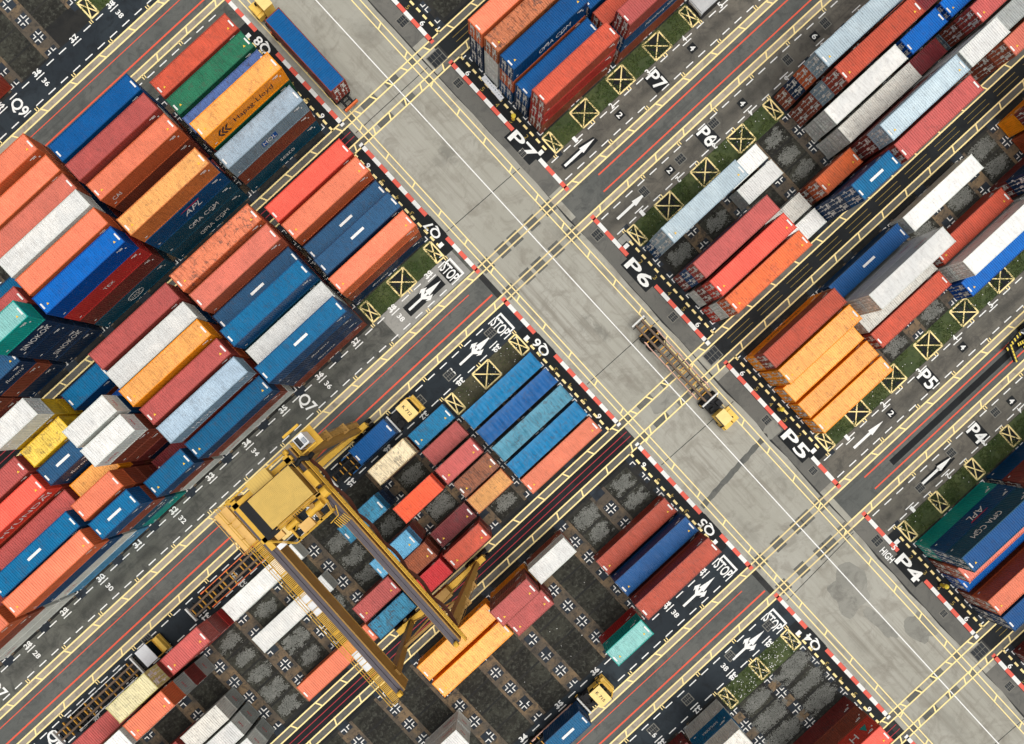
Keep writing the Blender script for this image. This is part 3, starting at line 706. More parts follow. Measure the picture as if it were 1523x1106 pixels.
#      name: roof sRGB, wall sRGB, wear
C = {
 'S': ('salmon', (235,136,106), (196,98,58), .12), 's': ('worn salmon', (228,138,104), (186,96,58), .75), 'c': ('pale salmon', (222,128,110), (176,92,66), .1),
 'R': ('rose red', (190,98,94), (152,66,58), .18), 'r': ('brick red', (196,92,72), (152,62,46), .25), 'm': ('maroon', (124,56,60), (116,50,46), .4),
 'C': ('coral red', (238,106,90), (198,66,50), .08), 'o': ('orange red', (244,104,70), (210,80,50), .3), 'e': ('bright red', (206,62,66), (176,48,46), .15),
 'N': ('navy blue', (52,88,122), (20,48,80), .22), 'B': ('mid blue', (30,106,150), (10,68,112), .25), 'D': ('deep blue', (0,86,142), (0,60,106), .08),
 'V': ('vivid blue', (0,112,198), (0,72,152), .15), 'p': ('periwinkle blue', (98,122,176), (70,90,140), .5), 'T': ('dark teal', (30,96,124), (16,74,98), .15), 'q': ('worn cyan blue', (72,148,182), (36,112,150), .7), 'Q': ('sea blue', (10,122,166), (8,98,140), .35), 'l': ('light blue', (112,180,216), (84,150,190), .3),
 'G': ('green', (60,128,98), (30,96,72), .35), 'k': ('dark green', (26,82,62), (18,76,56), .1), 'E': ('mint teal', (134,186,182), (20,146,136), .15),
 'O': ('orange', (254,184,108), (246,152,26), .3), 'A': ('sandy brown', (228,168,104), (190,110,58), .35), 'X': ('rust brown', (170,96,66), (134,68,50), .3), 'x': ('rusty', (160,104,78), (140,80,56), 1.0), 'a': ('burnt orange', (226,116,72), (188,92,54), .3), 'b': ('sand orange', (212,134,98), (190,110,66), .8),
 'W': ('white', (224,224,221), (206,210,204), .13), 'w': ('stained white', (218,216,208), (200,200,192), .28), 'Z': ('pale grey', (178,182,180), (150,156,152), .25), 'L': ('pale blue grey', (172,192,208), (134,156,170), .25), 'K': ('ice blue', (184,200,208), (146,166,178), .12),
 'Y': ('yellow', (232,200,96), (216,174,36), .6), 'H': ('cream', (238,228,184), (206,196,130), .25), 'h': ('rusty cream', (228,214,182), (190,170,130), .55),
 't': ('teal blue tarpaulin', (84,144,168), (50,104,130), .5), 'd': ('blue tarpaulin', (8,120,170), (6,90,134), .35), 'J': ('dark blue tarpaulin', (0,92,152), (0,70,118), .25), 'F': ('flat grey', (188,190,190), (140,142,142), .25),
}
ORD = ['first', 'second', 'third', 'fourth', 'fifth', 'sixth', 'seventh', 'eighth', 'ninth']
STACKS = []     # (block 'Q7', row, slot j, size 40/20, colours from the ground up, options)
def S(b, row, j, size, cols, **kw): STACKS.append((b, row, j, size, cols, kw))
H26, H29 = 2.591, 2.75
# --- Q8
S('Q8',2,1,40,'mRr'); S('Q8',3,1,40,'XSG'); S('Q8',4,1,40,'NRp'); S('Q8',5,1,40,'RNkO', txt={3:[('+','Hapag-Lloyd',1.0,6.0,.95,'black',0)], 'logo':3}, du=.25)
S('Q8',6,1,40,'TXL', txt={2:[('+','MOL',0,2.0,.7,'wmark',0)], 0:[('+','seaco',.5,2.4,.55,'wmark',0)], 'plate':2}, du=-.1)
S('Q8',2,3,40,'SBND', h=H29); S('Q8',3,3,40,'NXZR', h=H29); S('Q8',4,3,40,'NmXS', txt={3:[('+','CAI',-4.6,1.2,.6,'wmark',0)]}); S('Q8',5,3,40,'m')
S('Q8',6,3,40,'TTBA', h=H29, txt={2:[('+','APL',.6,2.7,.95,'wmark',.35)], 1:[('+','CMA CGM',.6,4.8,.75,'wmark',0)], 0:[('+','CMA CGM',.8,4.8,.75,'wmark',0)], 'swoosh':2, 'arc':(0,1)})
S('Q8',1,5,40,'RNXS', h=H29); S('Q8',2,5,40,'XNRS'); S('Q8',3,5,40,'NXBc'); S('Q8',4,5,40,'BRNW', h=H29); S('Q8',5,5,40,'NTXS', h=H29)
S('Q8',6,5,40,'TmeV', h=H29, txt={0:[('+','UASC',0,2.0,.6,'wmark',0)], 2:[('+','TEX',0,1.6,.5,'wmark',0)], 'ring':0})
S('Q8',5,6.5,20,'NXNR'); S('Q8',6,6.5,20,'NNNNE', txt={3:[('+','SINOKOR',.2,4.3,.8,'wmark',0)], 1:[('+','SINOKOR',.2,4.3,.8,'wmark',0)]})
S('Q8',4,6.5,20,'BBB'); S('Q8',6,7.5,20,'NXN', txt={2:[('+','florens',.6,2.8,.6,'wmark',.3)]}); S('Q8',5,7.5,20,'NX'); S('Q8',6,8.5,20,'mXS')
# --- Q7
S('Q7',6,1,40,'mRC'); S('Q7',5,1,40,'XmS'); S('Q7',4,1,40,'NN', h=2.9, ctr=1); S('Q7',3,1,40,'NBN', ctr=2); S('Q7',2,1,40,'NXS', txt={0:[('+','florens',-1.5,2.8,.6,'wmark',.3)]}, du=-.35)
S('Q7',6,3,40,'XSRs', h=H29); S('Q7',5,3,40,'XmXc'); S('Q7',4,3,40,'NXN', h=2.9, ctr=2); S('Q7',3,3,40,'NmTB', h=H29); S('Q7',2,3,40,'XZW', h=2.9, txt={2:[('+','CAPITAL',-4,1.9,.4,'redt',0)]})
S('Q7',1,3,40,'XNNB', h=H29, ctr=3, txt={1:[('+','florens',.2,2.9,.62,'wmark',.3)], 2:[('+','florens',.2,2.9,.62,'wmark',.3)]})
S('Q7',6,5,40,'XNmR'); S('Q7',5,5,40,'NXBW'); S('Q7',4,5,40,'mNXO', h=H29); S('Q7',3,5,40,'NXSR'); S('Q7',2,5,40,'BXrL', txt={3:[('+','MOL',-1.8,3.4,.8,'wmark',0)]}); S('Q7',1,5,40,'WXB', txt={0:[('+','CAPITAL',-4,1.9,.4,'redt',0)]})
S('Q7',6,6.5,20,'NXB'); S('Q7',5,6.5,20,'XV'); S('Q7',4,6.5,20,'NXmBW', txt={4:[('+','CAPITAL',-1.6,1.9,.4,'redt',0)]}); S('Q7',3,6.5,20,'NmXXW', txt={4:[('+','CAPITAL',-1.6,1.9,.4,'redt',0)]}); S('Q7',2,6.5,20,'m'); S('Q7',1,6.5,20,'WXB')
S('Q7',6,7.5,20,'NXYYW', flip=(4,), txt={4:[('+','CAPITAL',1.4,1.9,.4,'redt',0)]}); S('Q7',5,7.5,20,'mYYY'); S('Q7',4,7.5,20,'XNNN', ctr=3, txt={3:[('+','florens',.3,2.8,.62,'wmark',.3)]}); S('Q7',3,7.5,20,'XmO'); S('Q7',2,7.5,20,'RXXS'); S('Q7',1,7.5,20,'ETXB', txt={1:[('+','florens',.5,2.8,.6,'wmark',.3)]}, ctr=3)
S('Q7',5,9,40,'XNmR'); S('Q7',4,9,40,'NXrC', txt={3:[('+','HYUNDAI',1.4,8.0,.85,'wmark',.1)]}); S('Q7',3,9,40,'NXR'); S('Q7',2,9,40,'XNXB', ctr=3); S('Q7',1,9,40,'lWBS', h=H29, txt={1:[('+','CAPITAL',-4.2,1.9,.4,'redt',0)]})
S('Q7',1,11,40,'WWXS', h=H29, txt={0:[('+','CAPITAL',-4.2,1.9,.4,'redt',0)]}); S('Q7',2,11,40,'XNR')
# --- Q6
S('Q6',1,2.5,20,'Q'); S('Q6',2,2.5,20,'R', du=-.2); S('Q6',3,2.5,20,'mR', du=-.25); S('Q6',4,2.5,20,'x'); S('Q6',5,2.5,20,'A', du=-.2)
S('Q6',2,1,40,'d', ot=1); S('Q6',3,1,40,'J', ot=1); S('Q6',4,1,40,'t', ot=1); S('Q6',5,1,40,'d', ot=1); S('Q6',6,1,40,'S')
S('Q6',1,3.5,20,'Xh', du=.1); S('Q6',2,4.5,20,'NNq'); S('Q6',3,3.5,20,'Xmo'); S('Q6',4,4.5,20,'Xml'); S('Q6',5,4.5,20,'XX'); S('Q6',6,4.5,20,'Re'); S('Q6',5,3.5,20,'m'); S('Q6',6,3.5,20,'mr')
S('Q6',5,5.5,20,'mR', du=.25); S('Q6',6,5.5,20,'Xq', du=.25); S('Q6',1,7,40,'W', dry=1); S('Q6',3,7,40,'W', dry=1); S('Q6',6,7,40,'S')
S('Q6',1,8.5,20,'emR'); S('Q6',1,9.5,20,'XXRH', flip=(3,)); S('Q6',1,11,40,'XR'); S('Q6',2,9.5,20,'ZmZS'); S('Q6',2,10.5,20,'XXXW'); S('Q6',4,9.5,20,'Zw'); S('Q6',4,11,40,'RR'); S('Q6',5,9.5,20,'ZW'); S('Q6',5,11,40,'ZW'); S('Q6',6,9.5,20,'ZW')
# --- Q5
S('Q5',4,1,40,'r'); S('Q5',3,1,40,'ND'); S('Q5',2,1,40,'mmr'); S('Q5',1,2.5,20,'eE'); S('Q5',6,2.5,20,'XW'); S('Q5',6,3.5,20,'OmR'); S('Q5',5,3.5,20,'mR')
S('Q5',6,5,40,'O', txt={0:[('-','Hapag-Lloyd',0,5.6,.9,'black',0)]}); S('Q5',5,5,40,'O'); S('Q5',3,6.5,20,'WW', txt={0:[('-','CAPITAL',1.3,1.9,.4,'redt',0)], 1:[('-','CAPITAL',1.3,1.9,.4,'redt',0)]})
# --- Q4, Q9
S('Q4',1,2.5,20,'wQw', txt={1:[('-','SAMUDERA',0,2.6,.4,'wmark',0)]}); S('Q4',1,3.5,20,'m'); S('Q4',5,1,40,'mXC', dv=.25, txt={2:[('-','H',2.7,1.0,1.0,'wmark',0)], 'tri':2}); S('Q9',1,4.5,20,'r')
# --- P7
S('P7',6,1,40,'NNS'); S('P7',5,1,40,'WWb'); S('P7',4,1,40,'BSD', txt={2:[('+','CMA CGM',.8,5.2,.8,'wmark',0)], 'arc':(2,)}); S('P7',3,1,40,'ND'); S('P7',2,1,40,'Xer')
S('P7',2,3,40,'XBR', h=H29, txt={1:[('+','Hamburg Süd',.3,5.0,.85,'wmark',.2)]}, du=.3); S('P7',3,3,40,'Nr'); S('P7',4,3,40,'ND'); S('P7',5,3,40,'XNr'); S('P7',6,3,40,'NXS'); S('P7',2,5,40,'mR', txt={1:[('+','HAMBURG',-2,4.2,.6,'wmark',0)], 0:[('+','HAMBURG SUD',-2,5,.5,'wmark',0)]}); S('P7',3,5,40,'Xr'); S('P7',1,4.5,20,'F', rack=1)
# --- P6
S('P6',2,1,40,'BKK', h=H29); S('P6',2,2.5,20,'W', du=-.3); S('P6',3,2.5,20,'W', du=-.15); S('P6',4,1,40,'mBR', h=H29); S('P6',5,1,40,'WmC', h=H29); S('P6',6,1,40,'CWa', h=H29); S('P6',5,2.5,20,'w', du=-.4); S('P6',6,2.5,20,'W', du=-.3); S('P6',5,3.5,20,'Xa', du=-.1)
S('P6',6,3.5,20,'NNNB', du=-.6, ctr=3, endtxt=1); S('P6',1,5,40,'XNSK', du=-.15, dv=-.05); S('P6',2,5,40,'XXLr', h=H29); S('P6',3,5,40,'WW'); S('P6',4,5,40,'Ww', du=-.3); S('P6',5,5,40,'XmmK', du=-.2); S('P6',6,5,40,'mmmR', du=-.5)
S('P6',3,6.5,20,'BV'); S('P6',4,6.5,20,'m', du=-.2); S('P6',5,6.5,20,'WWWW', du=-.6); S('P6',3,8,40,'DV'); S('P6',4,8,40,'LXR', du=-.3); S('P6',5,8,40,'WWZ'); S('P6',6,8,40,'XXc'); S('P6',1,7,40,'XSNK'); S('P6',2,7,40,'mm')
# --- P5
S('P5',6,1,40,'Or', h=H29, txt={0:[('-','Hapag-Lloyd',0,5.6,.9,'black',0)]}); S('P5',5,1,40,'OO', h=H29); S('P5',4,1,40,'O', h=H29); S('P5',3,1,40,'O', h=H29); S('P5',2,1,40,'O', h=H29)
S('P5',6,3,40,'D', h=H29, ctr=0); S('P5',5,3,40,'WWW', h=H29, txt={1:[('-','CAPITAL',3.6,1.9,.4,'redt',0)], 2:[('-','CAPITAL',3.6,1.9,.4,'redt',0)]}); S('P5',4,3,40,'w', h=H29, dv=-.15); S('P5',3,3,40,'r', h=H29, dv=-.2)
S('P5',2,5,40,'V', h=H29); S('P5',3,5,40,'WW', h=H29, txt={1:[('-','CAPITAL',2.6,1.9,.4,'redt',0)]}); S('P5',4,5,40,'r', h=H29, dv=.1); S('P5',6,5,40,'W', h=H29, txt={}); S('P5',4,7,40,'mNN'); S('P5',6,8,40,'OmX', flip=(0,)); S('P5',5,8,40,'aX', flip=(0,)); S('P5',3,7,40,'WWW')
# --- P4, P3
S('P4',2,1,40,'EBT', h=H29, roofcol='D', txt={1:[('-','APL',.8,2.7,1.0,'wmark',.35)], 2:[('-','CMA CGM',-.4,4.8,.8,'wmark',0)], 'swoosh-':1, 'arc-':(2,)}); S('P4',3,1,40,'Xc'); S('P4',4,1,40,'V', dv=-.1); S('P4',5,1,40,'XS', dv=.1); S('P4',6,1,40,'ND'); S('P4',2,3,40,'BmX'); S('P4',3,3,40,'NXr'); S('P4',4,3,40,'mB'); S('P4',5,3,40,'XS'); S('P4',6,3,40,'NB')
S('P3',6,1,40,'mX'); S('P3',6,3,40,'Nr')

SHEEN = .012
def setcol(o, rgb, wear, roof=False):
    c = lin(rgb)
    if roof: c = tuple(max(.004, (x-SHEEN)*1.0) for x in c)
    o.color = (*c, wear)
def face_mesh(side, L, z, items):
    """items drawn on a long side: side +1 is the +V face, -1 the -V face"""
    mb = MB(); return mb
groups = {}
order = {}
for b, row, j, size, cols, kw in STACKS: order.setdefault((b, row), []).append(j)
for k in order: order[k].sort()
def lettering(root, side, s, x, z, w, h, mat, shear):
    mb = MB(); y = -side*(W/2+.006)                           # +V is -y
    ex = (1, 0, 0) if side > 0 else (-1, 0, 0)
    add_text(mb, s, (x, y, z), ex, (0, 0, 1), w, h, shear, .0)
    return mb.build('lettering', M[mat], root)
KEYS = {}
MERGE = set(MERGED.split()) if MERGED else None
FAR = {'v': [], 'f': [], 'm': [], 'mats': []}
def merge_container(loc, L, Hc, code, r_):
    d = cmeshes(L, Hc, 'dry')
    if code not in FAR['mats']: FAR['mats'].append(code)
    mi = FAR['mats'].index(code)
    for k in ('side-1', 'side1', 'end', 'frame', 'roof', 'door-1', 'door1'):
        me = d[k]; n = len(FAR['v'])
        FAR['v'] += [(v_.co.x+loc[0], v_.co.y+loc[1], v_.co.z+loc[2]) for v_ in me.vertices]
        FAR['f'] += [tuple(n+q for q in p_.vertices) for p_ in me.polygons]; FAR['m'] += [mi]*len(me.polygons)

def make_container(name_loc, L, Hc, code, label, group, kind='dry', flip=False, roofcode=None, marks=(), top=True, rnd=None, rz=0.0):
    nm, roof, wall, wear = C[code]
    if roofcode: roof = C[roofcode][1]
    d = cmeshes(L, Hc, kind)
    root = empty('shipping_container', name_loc, rz + (math.pi if flip else 0))
    tag(root, label, 'container', group)
    r_ = rnd or random.Random(1); j = r_.uniform(.92, 1.06)
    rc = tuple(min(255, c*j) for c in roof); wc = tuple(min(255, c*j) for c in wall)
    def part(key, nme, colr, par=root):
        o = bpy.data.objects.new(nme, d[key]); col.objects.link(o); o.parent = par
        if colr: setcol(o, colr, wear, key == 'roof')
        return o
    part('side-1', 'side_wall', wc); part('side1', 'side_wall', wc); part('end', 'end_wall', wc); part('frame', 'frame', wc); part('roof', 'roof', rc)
    for s in (-1, 1):
        dr = part('door%d' % s, 'door', wc); part('bars%d' % s, 'locking_bars', None, dr); part('decal%d' % s, 'door_decal', None, dr)
    if kind == 'reefer': part('unit', 'cooling_unit', None)
    for mk in marks:
        for key in ((mk+'-1', mk+'1') if mk in ('marks', 'warn') else (mk,)):
            part(key, {'marks': 'roof_marking', 'warn': 'warning_mark', 'centre': 'roof_marking'}.get(mk, 'code_marking'), None)
    return root
ZG = .042
rs = random.Random(5)
LV = {1: ['only'], 2: ['bottom', 'top'], 3: ['bottom', 'middle', 'top'], 4: ['bottom', 'second-lowest', 'second-highest', 'top'], 5: ['bottom', 'second-lowest', 'middle', 'second-highest', 'top']}
for b, row, j, size, cols, kw in STACKS:
    c0, s = BLK[b[1]]
    v = c0 + s*(8.5+2.84*(row-1)) + kw.get('dv', 0) + rs.uniform(-.05, .05)
    u = ((QU0-PB*j) if b[0] == 'Q' else PU0+PB*j) + kw.get('du', 0) + (-.1 if 'du' not in kw else 0) + rs.uniform(-.06, .06)
    Hc = kw.get('h', H26); L = 12.192 if size == 40 else 6.058
    z = ZG; n = len(cols); txt = kw.get('txt', {})
    nth = order[(b, row)].index(j); last = len(order[(b, row)])
    where = 'the %s stack from the road, row %d of block %s' % (ORD[nth], row, b)
    for i, cd in enumerate(cols):
        nmc = C[cd][0]; lv = LV[n][i]; sz = '' if size == 40 else 'short '
        if n == 1: lab = '%s %scontainer standing alone as %s' % (nmc, sz, where)
        else: lab = '%s %scontainer, %s of %s' % (nmc, sz, lv, where)
        if len(lab.replace(',', ' ').split()) > 16: lab = lab.replace(' from the road', '')
        if len(lab.replace(',', ' ').split()) > 16: lab = lab.replace(sz, '', 1)
        if kw.get('rack'):
            root = empty('flat_rack', (u, -v, z)); tag(root, 'flat grey platform rack lying on the grass row beside painted number 5, block P7', 'flat rack')
            m_ = grime('rack_grey', (186,188,188), .2)
            mb = MB(); mb.box(-L/2, L/2, -W/2, W/2, .3, .62); mb.build('platform', m_, root)
            mb = MB()
            for x in (-L/2+.1, L/2-.5):
                for y in (-W/2, W/2-.4): mb.box(x, x+.4, y, y+.4, 0, .3)
            mb.build('corner_foot', m_, root)
            for sx in (-1, 1):
                mb = MB(); mb.box(*sorted((sx*(L/2-.12), sx*.35)), -W/2+.15, W/2-.15, .625, .74)
                mb.build('folded_end', m_, root)
            continue
        top = i == n-1
        marks = []
        white = cd in 'WwZHh'
        if top and not white and not kw.get('ot'):
            if kw.get('ctr', -1) == i: marks += ['centre', 'marks']
            elif rs.random() < .8: marks += ['marks'] + (['warn'] if rs.random() < .6 else [])
        if not kw.get('ot'): marks += ['code-1', 'code1']
        fl = i in kw.get('flip', ())
        reef = not kw.get('dry') and white and size == 40 and cd == 'W' and b in ('Q6', 'P6', 'P5')
        key = '%s.%d.%g.%d' % (b, row, j, i)
        KEYS[lab] = key
        loc_ = (u+rs.uniform(-.03, .03), -(v+rs.uniform(-.03, .03)), z)
        if MERGE is not None and key in MERGE:
            merge_container(loc_, L, Hc, cd, rs); z += Hc + .012; continue
        root = make_container(loc_, L, Hc, cd, lab, 'containers stacked in block '+b, 'reefer' if reef else 'dry', fl, kw.get('roofcol') if top else None, marks, top, rs)
        if kw.get('ot'):                                      # open-top: sagging tarpaulin instead of a steel roof
            for ch in list(root.children):
                if ch.name.startswith('roof'): bpy.data.objects.remove(ch)
            mb = MB(); nx, ny = 84, 12; r2 = random.Random(int(u*10+row)); ph = [r2.uniform(0, 6) for _ in range(6)]
            base = len(mb.v)
            for a in range(nx+1):
                for q in range(ny+1):
                    x = -L/2+.08+(L-.16)*a/nx; y = -W/2+.03+(W-.06)*q/ny
                    bow = abs(math.sin(x*2.9+ph[0])); edge_ = math.sin(math.pi*q/ny)
                    dd = mnoise.noise(Vector((x*1.3+ph[1], y*1.6, row*3.1)))
                    mb.v.append((x, y, Hc+.02-edge_*(.16*(1-bow) + .12*max(0, dd))))
            for a in range(nx):
                for q in range(ny):
                    p0 = base+a*(ny+1)+q; mb.f.append((p0, p0+ny+1, p0+ny+2, p0+1))
            o = mb.build('tarpaulin', PAINT, root); setcol(o, C[cd][1], C[cd][3], True)
            for p_ in o.data.polygons: p_.use_smooth = True
        for (sd_, st_, x, w_, h_, mt, sh) in txt.get(i, []):
            lettering(root, 1 if sd_ == '+' else -1, st_, x if not fl else -x, Hc*.5, w_, h_, mt, sh)
        if white and cd == 'Z' and b == 'Q6' or (cd in 'W' and size == 20):       # small red lettering on the closed ends
            mb = MB(); add_text(mb, 'CAI', (L/2+.004, 0, Hc*.62), (0, 1, 0), (0, 0, 1), .8, .26, 0, .02); mb.build('lettering', M['redt'], root)
        if txt.get('logo') == i:
            mb = MB(); y = -(W/2+.006)
            for k_ in range(3):
                for t_ in (0, 1):
                    a = -4.6+.52*k_; mb.poly([(a, y, 1.25), (a+.22, y, 1.25), (a+.75, y, 1.25+(.62 if t_ else -.62)), (a+.42, y, 1.25+(.62 if t_ else -.62))] if not t_ else [(a+.42, y, 1.87), (a, y, 1.27), (a+.22, y, 1.27), (a+.75, y, 1.87)])
            mb.build('emblem', M['black'], root)
        if txt.get('plate') == i:
            mb = MB()
            for k_ in (-1, 1): mb.box(k_*.78-.38, k_*.78+.38, -(W/2+.004), -(W/2-.01), Hc*.5-.45, Hc*.5+.45)
            mb.build('name_plate', M['blue_t'], root)
        for key, sg in (('swoosh', 1), ('swoosh-', -1)):
            if txt.get(key) == i:
                mb = MB(); y = -sg*(W/2+.005); f = sg
                mb.poly([(f*-1.6+.6, y, Hc*.5+.62), (f*1.3+.6, y, Hc*.5+.62), (f*1.5+.6, y, Hc*.5+.78), (f*-1.2+.6, y, Hc*.5+.72)][::sg])
                mb.build('emblem', M['redt'], root)
        for key, sg in (('arc', 1), ('arc-', -1)):
            if i in txt.get(key, ()):
                mb = MB(); y = -sg*(W/2+.005); xo = {1: .7, -1: -.4}[sg]
                for a0, a1, cx, cz in ((1.7, 2.9, -.9, 1.0), (4.9, 6.0, .9, 1.55)):
                    pts = [(xo+sg*(cx+1.05*math.cos(a0+(a1-a0)*t/8)), y, cz+.75*math.sin(a0+(a1-a0)*t/8)) for t in range(9)]
                    for p_, q_ in zip(pts, pts[1:]): mb.bar(p_, q_, .02, .07)
                mb.build('emblem', M['wmark'], root)
        if txt.get('ring') == i:
            mb = MB(); y = -(W/2+.004)
            pts = [(1.25*math.cos(t*.3142), y, Hc*.5+.62*math.sin(t*.3142)) for t in range(21)]
            for p_, q_ in zip(pts, pts[1:]): mb.bar(p_, q_, .02, .05)
            mb.build('emblem', M['wmark'], root)
        if txt.get('tri') == i:
            mb = MB(); y = W/2+.006; mb.poly([(4.0, y, .75), (5.0, y, .75), (4.5, y, 1.75)][::-1]); mb.build('emblem', M['teal_t'], root)
        z += Hc + .012

if FAR['v']:
    me = bpy.data.meshes.new('stacked_containers'); me.from_pydata(FAR['v'], [], FAR['f']); me.update()
    for cd in FAR['mats']: me.materials.append(grime('far_paint_'+C[cd][0].replace(' ', '_'), C[cd][2], .2, .45))
    me.polygons.foreach_set('material_index', FAR['m'])
    o = bpy.data.objects.new('stacked_containers', me); col.objects.link(o); tag(o, kind='stuff')
SUN, SANG, SKY, EXPO, SAT = 1.5, 75.0, .08, 0.38, .3
# ------------------------------------------------------------------ rubber tyred gantry crane
cr = empty('gantry_crane', (-34.3, -13.9, ZG), -.025)
tag(cr, 'yellow rubber tyred gantry crane straddling the container rows of block Q6', 'crane')
def P_(u, lv, z): return (u, -lv, z)
GX = 3.72; SV = 11.5; ZGT = 20.5
for sg, lab in ((-1, 0), (1, 1)):
    mb = MB(); mb.box(-6.6, 8.2, -sg*SV-.38, -sg*SV+.38, 1.75, 2.55)
    for x in (-5.4, -4.2, 6.0, 7.2): mb.box(x-.12, x+.12, -sg*SV-.46, -sg*SV+.46, 1.7, 2.6)
    sill = mb.build('sill_beam', M['crane'], cr)
    for x in (-5.4, 7.0):
        mb = MB(); mb.bar((x-1.3, -sg*SV, 1.15), (x+1.3, -sg*SV, 1.15), .3, .7); mb.cyl((x, -sg*SV-.3, 1.6), (x, -sg*SV+.3, 1.6), .35, 12); mb.build('bogie', M['crane_d'], sill)
        for dx in (-1.05, 1.05):
            for dy in (-.36, .36):
                mb = MB(); mb.cyl((x+dx, -sg*SV+dy-.19, .75), (x+dx, -sg*SV+dy+.19, .75), .75, 20); mb.build('wheel', M['tyre'], sill)
    mb = MB(); mb.box(-1.6, 2.4, -sg*SV-.7, -sg*SV+.7, 2.56, 4.3) if sg > 0 else mb.box(-3.0, -.4, -sg*SV-.6, -sg*SV+.6, 2.56, 3.7)
    mb.build('power_box', M['crane_d'], sill)
    for sx, xb in ((-1, -4.3), (1, 7.0)):                      # legs, wide at the top
        mb = MB(); mb.bar((xb, -sg*SV, 2.5), (sx*GX, -sg*(SV+.15), 19.1), .55, .62, 1.25, .75)
        mb.build('leg', M['crane_d'], cr)
    mb = MB()                                                  # tie between the two legs of a side
    mb.bar((-3.9, -sg*SV, 12.2), (4.7, -sg*SV, 12.2), .3, .35); mb.bar((-4.2, -sg*SV, 3.0), (4.6, -sg*SV, 12.0), .16); mb.bar((-3.9, -sg*SV, 12.0), (6.4, -sg*SV, 3.2), .16)
    mb.build('leg_brace', M['crane_d'], cr)
for sx in (-1, 1):
    mb = MB(); x = sx*GX
    mb.box(x-.42, x+.42, -13.15, 12.55, 18.4, 20.42); mb.box(x-.5, x+.5, -13.15, 12.55, 20.42, ZGT); mb.box(x-.5, x+.5, -13.15, 12.55, 18.34, 18.4)
    for i in range(3): mb.box(x-.44, x+.44, -9+7.0*i, -8.95+7.0*i, 18.4, 20.42)
    gd = mb.build('girder', M['crane_d'], cr)
    mb = MB(); xo = x-.05; mb.box(xo-.4, xo+.4, -13.1, 12.5, ZGT, ZGT+.03); mb.box(xo-.05, xo+.05, -13.1, 12.5, ZGT+.03, ZGT+.15)
    mb.build('trolley_rail', M['rail'], gd)
    for yy in (-13.0, 12.4):
        mb = MB(); mb.cyl((x-.2, yy, ZGT+.45), (x+.2, yy, ZGT+.45), .28, 12); mb.build('end_stop', M['crane'], gd)
    wx = sx*(GX+.58); wo = sx*(GX+1.5) if sx < 0 else sx*(GX+.95)
    mb = MB(); a, b = sorted((wx, wo))                         # walkway: bars of a grating
    n = 160
    for i in range(n): y = -13.4+26.2*i/n; mb.box(a, b, y, y+.09, 19.95, 19.99)
    mb.box(a, a+.07, -13.4, 12.8, 19.9, 20.02); mb.box(b-.07, b, -13.4, 12.8, 19.9, 20.02)
    for i in range(7): y = -12.5+4*i; mb.box(a, b, y, y+.12, 19.75, 19.95)
    wk = mb.build('walkway', M['crane'], cr)
    mb = MB()
    for zz in (20.5, 21.05): mb.tube([(wo, -13.4, zz), (wo, 12.8, zz)], .035 if sx < 0 else .06)
    for i in range(14): y = -13.4+2.015*i; mb.cyl((wo, y, 19.95), (wo, y, 21.05), .035, 6)
    if sx < 0:
        for zz in (20.5, 21.05): mb.tube([(wx, -13.4, zz), (wo, -13.4, zz)], .035); 
        for i in range(8):
            y = -11+3*i; mb.tube([(wx, y, 20.5), (wo, y, 20.5)], .03)
            mb.tube([(wx+.1, y, 20.45), (wx+.1, y+.8, 20.45), (wo-.2, y+.8, 20.45)], .03)
    mb.build('railing', M['crane'], wk)
# pale inspection covers on the left walkway
mb = MB()
for y in (-.2, .75, 1.5, 7.4, 8.2, 9.0): mb.box(-5.15, -4.4, -y-.35, -y+.35, 20.0, 20.05)
mb.build('walkway_cover', M['cabwhite'], cr)
# hanging power cable along the right girder
mb = MB(); pts = []
for i in range(121):
    t = i/120; y = 10.8-22.8*t; ph = (t*6) % 1
    pts.append((GX+.72+.08*math.sin(ph*math.pi), y, 19.5-.9*math.sin(ph*math.pi)))
for k_ in range(3): mb.tube([(p[0]+.09*k_, p[1], p[2]-.13*k_) for p in pts], .075, 5)
mb.build('festoon_cable', M['cable'], cr)
mb = MB(); mb.tube([(GX+.72, 11.6, 19.7), (GX+.72, -12.4, 19.7)], .06); mb.build('cable_track', M['crane'], cr)
# trolley
tr = MB(); tr.box(-3.9, 3.9, 7.0, 7.5, 20.7, 21.1); tr.box(-3.9, 3.9, 11.4, 11.9, 20.7, 21.1); tr.box(-1.0, 3.6, 4.9, 5.2, 20.7, 21.0)
for x in (-3.4, 3.4): tr.box(x-.3, x+.3, 6.0, 12.2, 20.7, 21.1)
for x in (-.9, .2, 2.0): tr.box(x-.1, x+.1, 4.9, 11.9, 20.75, 21.0)
trolley = tr.build('trolley_frame', M['crane'], cr)
mb = MB(); mb.box(-3.15, -1.7, 6.9, 11.3, 21.1, 21.35); mb.build('gap_shade_box', M['truck_d'], trolley)  # dark box added as the shade in the black gap beside the house
for a, b, zt_ in ((-1.45, 1.1, 23.0), (1.13, 3.7, 23.05)):
    mb = MB(); mb.box(a+.12, b-.12, 7.45, 10.85, 21.0, zt_-.12); mb.build('machinery_house', M['crane_d'], trolley)
    mb = MB(); n = 40
    for i in range(n):
        x0_, x1_ = a+(b-a)*i/n, a+(b-a)*(i+1)/n; z_ = zt_-(.03 if i % 2 else 0)
        mb.box(x0_, x1_, 7.35, 10.95, zt_-.13, z_)
    mb.build('house_roof', M['crane_roof'], trolley)
mb = MB(); n = 18
for i in range(n): mb.box(-.9+2.5*i/n, -.9+2.5*(i+1)/n, 11.15, 12.45, 21.9, 22.2-(.03 if i % 2 else 0))
